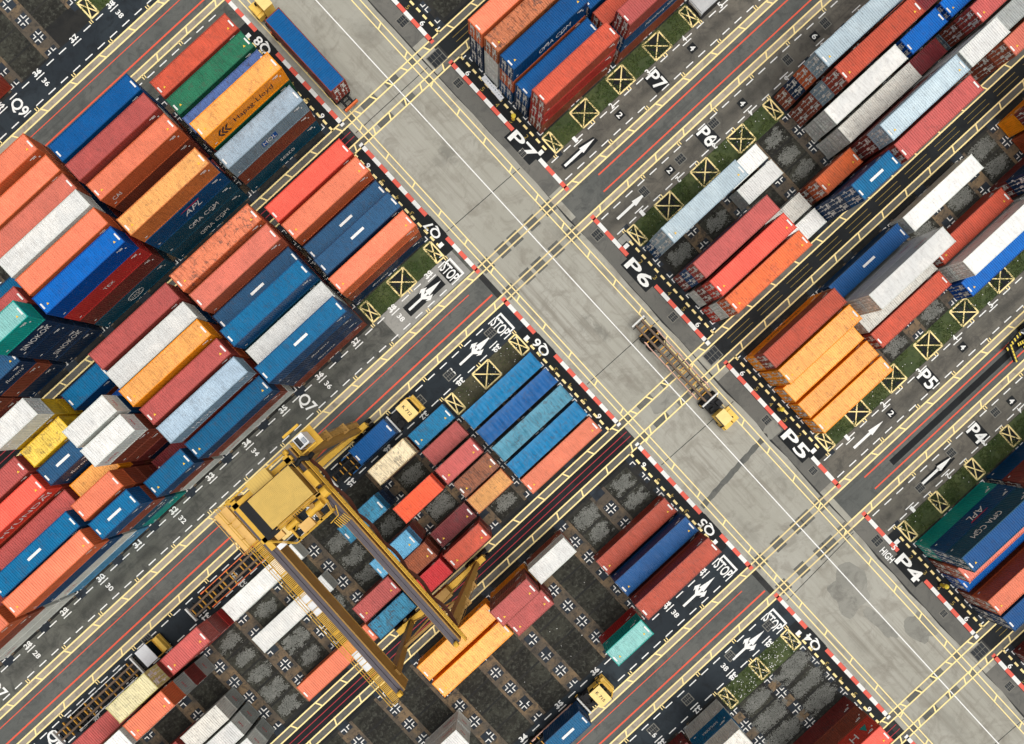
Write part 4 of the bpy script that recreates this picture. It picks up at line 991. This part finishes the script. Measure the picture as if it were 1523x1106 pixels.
mb.box(-.75, 1.45, 11.2, 12.35, 21.0, 21.9); mb.build('motor_cover', M['crane_roof'], trolley)
mb = MB(); mb.box(-2.1, -1.6, 7.4, 10.9, 21.36, 22.6)
for i in range(12): mb.box(-2.2, -2.1, 7.5+.28*i, 7.6+.28*i, 21.2, 22.5)
mb.build('radiator', M['truck_d'], trolley)
mb = MB()
for y0 in (6.3,): mb.cyl((1.6, y0, 21.5), (3.4, y0, 21.5), .42, 14)
mb.cyl((-.9, 6.6, 21.5), (.4, 6.6, 21.5), .3, 12); mb.box(3.9, 4.5, 7.8, 9.6, 21.0, 21.9); mb.cyl((3.95, 6.9, 21.5), (4.6, 6.9, 21.5), .55, 14)
mb.build('hoist_drum', M['crane'], trolley)
mb = MB(); mb.box(.1, 1.5, 5.1, 6.1, 21.1, 21.6); mb.box(-2.4, -1.5, 6.3, 6.9, 21.0, 21.4); mb.build('brake_box', M['crane_pale'], trolley)
mb = MB(); mb.box(-2.9, -2.0, 5.5, 6.0, 21.0, 21.4); mb.build('junction_box', M['cabwhite'], trolley)
mb = MB()
for zz in (21.6, 22.1):
    mb.tube([(-3.0, 6.9, zz), (-1.0, 4.9, zz), (3.6, 4.9, zz), (3.9, 6.2, zz)], .045); mb.tube([(-3.9, 12.3, zz), (3.7, 12.3, zz)], .05)
for x in (-3.9, -2.6, -1.0, 0, 1.3, 2.6, 3.6): mb.cyl((x, 12.3, 21), (x, 12.3, 22.1), .04, 6); mb.cyl((max(x, -1), 4.9, 21), (max(x, -1), 4.9, 22.1), .04, 6)
for i in range(7): mb.bar((2.9+.22*i, 3.2, 21.0), (2.9+.22*i, 4.1, 21.3+.05*i), .07)
mb.tube([(2.6, 4.2, 21.5), (3.8, 4.3, 21.8), (4.2, 5.2, 21.8)], .05)
mb.build('trolley_railing', M['crane'], trolley)
mb = MB(); mb.box(-3.2, 3.2, 8.2, 10.0, 15.2, 15.6); mb.box(-3.1, -2.8, 7.9, 10.3, 14.9, 15.2); mb.box(2.8, 3.1, 7.9, 10.3, 14.9, 15.2)
for x in (-.9, .9):
    for y in (8.5, 9.7): mb.cyl((x, y, 15.6), (x, y, 20.8), .03, 5)
mb.build('spreader', M['crane'], cr)
# electrical house outside the left girder
mb = MB(); mb.box(-6.0, -4.62, 7.9, 12.3, 17.9, 20.05); eh = mb.build('electrical_house', M['crane_d'], cr)
mb = MB(); mb.box(-6.1, -4.5, 7.8, 12.4, 20.05, 20.18); mb.build('roof', M['crane_pale'], eh)
mb = MB()
for z_ in (17.9, 18.5, 19.0):
    mb.tube([(-6.9, 7.6, z_), (-6.9, 12.6, z_)], .045); mb.tube([(-6.5, 7.6, z_), (-6.5, 12.6, z_)], .045)
for i in range(7): mb.bar((-6.95, 7.7+.8*i, 17.85), (-6.1, 7.7+.8*i, 17.85), .07); mb.cyl((-6.9, 7.7+.8*i, 17.9), (-6.9, 7.7+.8*i, 19.0), .04, 6)
mb.build('platform_railing', M['crane_pale'], eh)
# operator cab at the lane end of the right girder
mb = MB(); x0_, x1_, y0_, y1_, z0_, z1_ = 4.75, 5.95, 11.75, 13.05, 18.1, 20.0
mb.box(x0_, x1_, y0_, y1_, z0_, z0_+.1); mb.box(x0_, x1_, y0_, y0_+.07, z0_+.1, z1_); mb.box(x0_, x1_, y1_-.07, y1_, z0_+.1, z1_); mb.box(x1_-.07, x1_, y0_+.07, y1_-.07, z0_+.1, z1_); mb.box(x0_, x0_+.07, y0_+.07, y1_-.07, z0_+.1, z0_+.55)
mb.box(x0_+.62, x1_, y0_, y1_, z1_, z1_+.1); mb.box(x0_, x0_+.62, y0_, y0_+.14, z1_, z1_+.1); mb.box(x0_, x0_+.62, y1_-.14, y1_, z1_, z1_+.1); mb.box(x0_, x0_+.1, y0_+.14, y1_-.14, z1_, z1_+.1)
cab = mb.build('operator_cab', M['cabwhite'], cr)
mb = MB(); mb.box(x0_+.1, x0_+.62, y0_+.14, y1_-.14, z1_+.02, z1_+.07); mb.box(x0_+.02, x0_+.05, y0_+.07, y1_-.07, z0_+.55, z1_); mb.box(x0_+.2, x1_-.3, y0_-.03, y0_, z0_+.5, z1_-.2); mb.build('cab_window', M['glass'], cab)
mb = MB(); mb.box(x0_+.75, x1_-.1, y0_+.2, y0_+.75, z1_+.1, z1_+.32); mb.build('air_conditioner', M['sky_g'], cab)
mb = MB(); mb.box(4.5, 6.5, 11.3, 13.5, 17.6, 17.7); mb.bar((4.3, 11.2, 20.6), (6.6, 11.2, 20.6), .15); mb.bar((4.4, 13.7, 20.6), (6.4, 13.7, 20.6), .25, .3)
mb.build('cab_platform', M['crane'], cr)
mb = MB(); mb.tube([(5.7, 10.6, 21.0), (5.2, 10.4, 21.4), (4.6, 10.9, 21.6), (4.0, 10.7, 21.5), (3.2, 11.0, 21.6), (2.7, 10.9, 21.4)], .26, 8); mb.build('cable_chain', M['hose'], cr)
mb = MB()
for y in (7.2, 11.1):                                          # handrail round the machinery house
    mb.tube([(-1.6, y, 22.0), (3.8, y, 22.0)], .03)
    for i in range(6): mb.cyl((-1.6+1.08*i, y, 21.05), (-1.6+1.08*i, y, 22.0), .03, 5)
mb.tube([(3.85, 7.2, 22.0), (3.85, 11.1, 22.0)], .03); mb.build('house_railing', M['crane_pale'], trolley)
for y, s_ in ((6.55, .5), (5.6, .35)):
    mb = MB(); mb.box(2.2, 2.2+s_, y-.3, y+.3, 21.1, 21.9); mb.build('control_box', M['crane_d'], trolley)
mb = MB()
for k_ in range(5): mb.tube([(.3+.25*k_, 7.3, 21.4), (.2+.3*k_, 6.6, 21.15), (.6+.28*k_, 5.4, 21.12)], .045, 5)
mb.build('power_cables', M['truck_d'], trolley)
for sx in (-1, 1):                                              # lamps and sheaves under the girders
    for y in (-9.5, -3.5, 3.0):
        mb = MB(); mb.cyl((sx*(GX+.5), y, 18.6), (sx*(GX+.5), y, 18.95), .22, 10, .12); mb.build('floodlight', M['cabwhite'], cr)
# stairs down the lane side right leg, and short ladders on the other side
for nm_, lv, xb, xt in (('access_stair', -SV-.75, 7.4, 4.6), ('access_ladder', SV+.65, 6.2, 4.2)):
    mb = MB(); a = Vector((xb, -lv, 2.6)); b = Vector((xt, -lv, 17.6))
    for off in (-.35, .35):
        mb.tube([tuple(a+Vector((0, off, 0))), tuple(b+Vector((0, off, 0)))], .045); mb.tube([tuple(a+Vector((.3, off, .9))), tuple(b+Vector((.3, off, .9)))], .035)
    for i in range(44):
        p = a+(b-a)*(i/43); mb.box(p.x-.14, p.x+.14, p.y-.34, p.y+.34, p.z-.02, p.z+.02)
        if i % 4 == 0:
            for off in (-.35, .35): mb.cyl(tuple(p+Vector((0, off, 0))), tuple(p+Vector((.3, off, .9))), .03, 5)
    for t in (.33, .66):
        p = a+(b-a)*t; mb.box(p.x-.7, p.x+.7, p.y-.6, p.y+.6, p.z-.04, p.z)
    mb.build(nm_, M['crane_d'], cr)

# ------------------------------------------------------------------ terminal tractors and trailers
def tractor(u, v, rz, label, num=None, variant=0):
    t = empty('terminal_tractor', (u, -v, ZG-.014), rz); tag(t, label, 'tractor', 'terminal tractors hauling containers')
    mb = MB(); mb.box(-1.2, 4.1, -.45, .45, .6, .95); mb.box(.2, 1.6, -1.05, 1.05, .55, 1.0); mb.cyl((-.4, 0, .95), (-.4, 0, 1.12), .55, 16); mb.box(.9, 1.25, -.9, -.3, 1.0, 1.5); mb.box(.7, 1.4, .3, 1.0, 1.0, 1.35)
    mb.tube([(.35, -.2, 1.0), (.7, -.1, 1.7), (1.3, -.3, 1.9)], .05); mb.build('chassis', M['truck_d'], t)
    for x, ys in ((3.45, (-1.05, 1.05)), (-.1, (-1.12, -.74, .74, 1.12))):
        for y in ys:
            mb = MB(); mb.cyl((x, y-.15, .52), (x, y+.15, .52), .52, 18); wv = mb.build('wheel', M['tyre'], t)
            mb = MB(); mb.cyl((x, y-.155, .52), (x, y+.155, .52), .25, 12); mb.build('rim', M['truck'], wv)
    half = variant == 1
    y0, y1 = (-1.2, 1.2) if not half else (-1.2, .2)
    mb = MB(); mb.box(1.75, 3.75, y0, y1, .9, 1.75); mb.box(3.75, 4.35, y0+.1, y1-.1, .75, 1.45); mb.box(1.75, 1.83, y0, y1, 1.75, 2.6)
    for y in (y0, y1-.08): mb.box(1.83, 3.4, y, y+.08, 2.45, 2.6); mb.bar((3.75, y+.04, 1.75), (3.42, y+.04, 2.6), .09)
    mb.box(3.85, 4.4, -1.2, 1.2, .5, .85)
    if half: mb.box(2.2, 4.3, .25, 1.2, .8, 1.5); mb.box(2.6, 3.6, .35, 1.1, 1.5, 1.62)
    cb = mb.build('cab', M['truck'], t)
    mb = MB(); mb.poly([(3.78, y0+.1, 1.76), (3.78, y1-.1, 1.76), (3.46, y1-.1, 2.58), (3.46, y0+.1, 2.58)])
    for y in (y0+.03, y1-.03): mb.poly([(1.85, y, 1.76), (3.7, y, 1.76), (3.42, y, 2.5), (1.85, y, 2.5)])
    mb.build('window', M['glass'], cb)
    mb = MB(); mb.box(1.7, 3.5, y0-.03, y1+.03, 2.6, 2.68); mb.build('roof', M['truck_roof'] if variant != 2 else M['cabwhite'], cb)
    if variant == 0:                                            # bull bar like brow in front of the windscreen
        mb = MB(); mb.tube([(2.6, y1+.1, 2.3), (3.6, y1+.05, 2.2), (4.15, y1-.45, 2.1), (4.2, y0+.45, 2.1), (3.6, y0-.05, 2.2)], .1, 6); mb.build('guard_rail', M['crane'], cb)
    for y in (y0-.2, y1+.2):
        mb = MB(); mb.box(3.35, 3.5, y-.12, y+.12, 1.9, 2.3); mb.cyl((3.45, y, 2.25), (3.5, y*.85, 2.4), .03, 5); mb.build('mirror', M['truck_d'], cb)
    if num:
        mb = MB(); add_text(mb, num, (2.6, (y0+y1)/2, 2.685), (0, -1, 0), (1, 0, 0), 1.6, .42, 0, .02); mb.build('roof_number', M['black'], cb)
    return t
def trailer(u, v, rz, L, label, bars='beam', cross='beam_y', rail='tw', tail='tw', rearw=3.2):
    t = empty('container_trailer', (u, -v, ZG-.014), rz); tag(t, label, 'trailer', 'skeleton container trailers')
    for y in (-.52, .52):
        mb = MB(); mb.box(-L, -.05, y-.13, y+.13, 1.26, 1.3); mb.box(-L, -.05, y-.03, y+.03, .96, 1.26); mb.box(-L, -.05, y-.13, y+.13, .92, .96); mb.build('main_beam', M[bars], t)
    r_ = random.Random(int(abs(u*7+v))); mb = MB(); mk = MB()
    n = int(L/.62)
    for i in range(n):
        x = -.5-(L-.9)*i/(n-1)
        (mb if i % 3 else mk).box(x-.06, x+.06, -1.12 if i % 2 else -.5, 1.12 if i % 2 else .5, 1.0, 1.18)
    for i in range(5): x = -2-2.3*i; mk.bar((x, -.5, 1.1), (x-.9, -1.05, 1.0), .08); mk.bar((x, .5, 1.1), (x-.9, 1.05, 1.0), .08)
    mb.build('crossmembers', M[cross], t); mk.build('outriggers', M['beam_k'], t)
    for y in (-1.15, 1.15):
        mb = MB(); mb.box(-L+2.6, -1.3, y-.05, y+.05, .95, 1.12)
        for x in (-L+3, -L/2, -2): mb.box(x-.3, x+.3, y-.08, y+.08, 1.12, 1.3)
        mb.build('side_rail', M[rail], t)
    mb = MB(); mb.box(-.14, .06, -1.35, 1.35, 1.15, 1.5); mb.build('front_bar', M[tail], t)
    mb = MB(); mb.box(-L-.08, -L+.14, -1.08, 1.08, 1.15, 1.52); mb.build('rear_bar', M[tail], t)
    for ax in (0, 1):
        x = -L+2.4+1.35*ax
        for y in (-1.08, -.74, .74, 1.08):
            mb = MB(); mb.cyl((x, y-.14, .5), (x, y+.14, .5), .5, 16); mb.build('wheel', M['tyre'], t)
    mb = MB(); mb.box(-L+1.8, -L+4.4, -.95, .95, .45, .6); mb.box(-2.6, -2.3, -.8, -.6, .35, .95); mb.box(-2.6, -2.3, .6, .8, .35, .95); mb.build('axle_frame', M['beam_k'], t)
    return t
# blue forty foot box on the main road, heading out of the picture at the top
tractor(.85, -43.0, math.pi/2, 'yellow terminal tractor hauling the blue container up the main road', None, 1)
trailer(.85, -43.0, math.pi/2, 13.9, 'trailer under the long blue container on the main road', 'beam_k', 'beam_k', 'beam_k', 'tor')
r_ = random.Random(2)
C['rb'] = ('deep blue', (0,88,140), (120,54,44), .12)
make_container((.85, 36.75, 1.3), 12.192, H29, 'rb', 'long blue roofed container with brown sides on the trailer on the main road', 'containers on trailers', rnd=r_, rz=math.pi/2)
# empty trailer on the main road, heading down
tractor(9.35, 30.85, -math.pi/2, 'yellow half cab tractor pulling the empty trailer on the main road', None, 1)
trailer(9.35, 30.85, -math.pi/2, 14.1, 'empty skeleton trailer with pink and white rails on the main road', 'beam', 'beam_y', 'tpink', 'tw')
# lane in front of block Q6
tractor(-23.3, 4.9, 0, 'yellow roofed tractor with roof number K 712 beside the crane', 'K 712')
trailer(-23.3, 4.9, 0, 11.0, 'trailer carrying a navy container in the lane beside the crane', 'beam_k', 'beam_y', 'tblue', 'tw')
make_container((-26.5, -4.95, 1.3), 6.058, H26, 'D', 'dark blue short container on the trailer beside the crane', 'containers on trailers', marks=('marks',), rnd=r_)
tractor(-45.4, 5.2, 0, 'yellow tractor hidden under the gantry crane girder', None)
trailer(-45.4, 5.2, 0, 14.3, 'empty trailer with orange and white rails reaching under the crane', 'beam', 'beam_y', 'tor', 'tw')
tractor(-69.3, 5.25, 0, 'orange yellow tractor with a white roof beside painted number 30', None, 2)
trailer(-69.3, 5.25, 0, 14.1, 'empty yellow and brown skeleton trailer at the bottom left', 'beam', 'beam_y', 'tw', 'tw')
tractor(-30.2, 49.2, 0, 'yellow roofed tractor with roof number K 715 beside block Q5', 'K 715')
trailer(-30.2, 49.2, 0, 11.0, 'trailer carrying a mid blue container in the lane of block Q5', 'beam_k', 'beam_y', 'tpink', 'tw')
make_container((-33.6, -49.25, 1.3), 6.058, H29, 'B', 'mid blue short container on the trailer beside block Q5', 'containers on trailers', marks=('marks', 'centre'), rnd=r_)

# ------------------------------------------------------------------ small things
for u, v, lb in ((15.6, -14.05, 'yellow bollard by the kerb between painted rows of block P7'), (15.62, 38.3, 'yellow bollard beside the painted block number P5'), (15.85, 70.8, 'yellow bollard beside the painted block number P4')):
    t = empty('bollard', (u, -v, .03)); tag(t, lb, 'bollard', 'yellow bollards at the stack ends')
    mb = MB(); mb.cyl((0,0,0), (0,0,.12), .34, 16); mb.build('base', M['truck_d'], t)
    mb = MB(); mb.cyl((0,0,.12), (0,0,1.0), .22, 16); mb.build('post', M['hazy'], t)
    mb = MB(); mb.cyl((0,0,1.0), (0,0,1.12), .3, 16, .32); mb.cyl((0,0,1.12), (0,0,1.34), .32, 16, .14); mb.build('cap', M['hazy'], t)
    mb = MB(); mb.cyl((-.34,0,.7), (.34,0,.7), .1, 10); mb.build('outlet', M['crane'], t)
t = empty('sign_panel', (16.35, 18.9, .03), math.pi/2-.05); tag(t, 'long white printed panel lying at the foot of the P7 stacks', 'panel')
mb = MB(); mb.box(-1.95, 1.95, -.36, .36, .12, .2); mb.build('board', M['panel'], t)
mb = MB(); mb.box(-1.9, -1.75, -.4, .4, 0, .12); mb.box(1.75, 1.9, -.4, .4, 0, .12); mb.build('foot', M['truck_d'], t)
mb = MB()
for i in range(9): mb.box(-1.7+.38*i, -1.5+.38*i, -.2+.05*(i % 3), -.06+.04*(i % 2), .2, .206)
mb.build('print', M['sky_g'], t)
t = empty('striped_machine', (46.2, -53.7, .03), .12); tag(t, 'black and yellow striped machine parked in the corridor at the right edge', 'machine')
mb = MB(); mb.box(.3, 4.8, -1.2, 1.2, .5, 1.9); mb.build('body', M['sky_g'], t)
mb = MB(); mb.box(.6, 2.4, -1.0, 1.0, 1.9, 2.6); mb.build('cab', M['tblue'], t)
for x in (1.0, 4.0):
    for y in (-1.2, 1.2): mb = MB(); mb.cyl((x, y-.2, .5), (x, y+.2, .5), .5, 16); mb.build('wheel', M['tyre'], t)
for k_, (a, b) in enumerate((((-3.2, -1.0), (-2.0, 1.3)), ((-2.9, 1.0), (.2, 1.15)), ((-1.4, .3), (.3, -.3)), ((-1.2, -.6), (.4, -1.1)))):
    mb = MB(); mb.bar((a[0], a[1], .7), (b[0], b[1], .8), .5, .25); arm = mb.build('bumper_arm', M['truck_d'], t)
    mb = MB(); n = 6
    for i in range(n):
        f = (i+.3)/n; x, y = a[0]+(b[0]-a[0])*f, a[1]+(b[1]-a[1])*f; z_ = .7+.1*f+.13
        mb.poly([(x-.2, y-.18, z_), (x+.02, y-.22, z_), (x+.22, y+.2, z_), (x, y+.22, z_)])
    mb.build('stripe', M['hazy'], arm)
mb = MB(); mb.bar((-.1, 1.3, 1.1), (.9, -1.3, 1.1), .14); mb.build('white_bar', M['panel'], t)

# ------------------------------------------------------------------ camera and light
f_, W_, H_ = 903.6132, 1523.0, 1106.0
rx, ry, rz = -0.0123, -0.0139, -0.7469
Mx = Matrix.Rotation(rz, 4, 'Z') @ Matrix.Rotation(ry, 4, 'Y') @ Matrix.Rotation(rx, 4, 'X')
cd_ = bpy.data.cameras.new('camera'); co = bpy.data.objects.new('camera', cd_); col.objects.link(co)
co.matrix_world = Matrix.Translation((-12.1279, -12.554, 81.0686)) @ Mx
cd_.sensor_width = 36; cd_.lens = f_/W_*36; cd_.shift_x = 10.9098/W_; cd_.shift_y = 66.0753/W_
cd_.clip_start = 1; cd_.clip_end = 3000; scene.camera = co
dirv = Vector((.04, -.28, 1.0)).normalized()
sd_ = bpy.data.lights.new('sun', 'SUN'); so = bpy.data.objects.new('sun', sd_); col.objects.link(so)
sd_.energy = SUN; sd_.angle = R(SANG); sd_.color = (1.0, .97, .90); so.rotation_euler = dirv.to_track_quat('Z', 'Y').to_euler(); so.location = (0, 0, 100)
w = bpy.data.worlds.new('World'); scene.world = w; w.use_nodes = True; nt = w.node_tree
bg = nt.nodes['Background']; sk = nt.nodes.new('ShaderNodeTexSky'); sk.sky_type = 'NISHITA'; sk.sun_disc = False
sk.sun_elevation = math.asin(dirv.z); sk.sun_rotation = math.atan2(dirv.x, dirv.y); sk.air_density = 1.0; sk.dust_density = 6.0; sk.ozone_density = 1.0
hs = nt.nodes.new('ShaderNodeHueSaturation'); hs.inputs['Saturation'].default_value = SAT; nt.links.new(sk.outputs[0], hs.inputs['Color']); nt.links.new(hs.outputs[0], bg.inputs[0]); bg.inputs[1].default_value = SKY
vs = scene.view_settings; vs.view_transform = 'Standard'; vs.look = 'None'; vs.gamma = 1.0; vs.use_curve_mapping = False; vs.exposure = EXPO
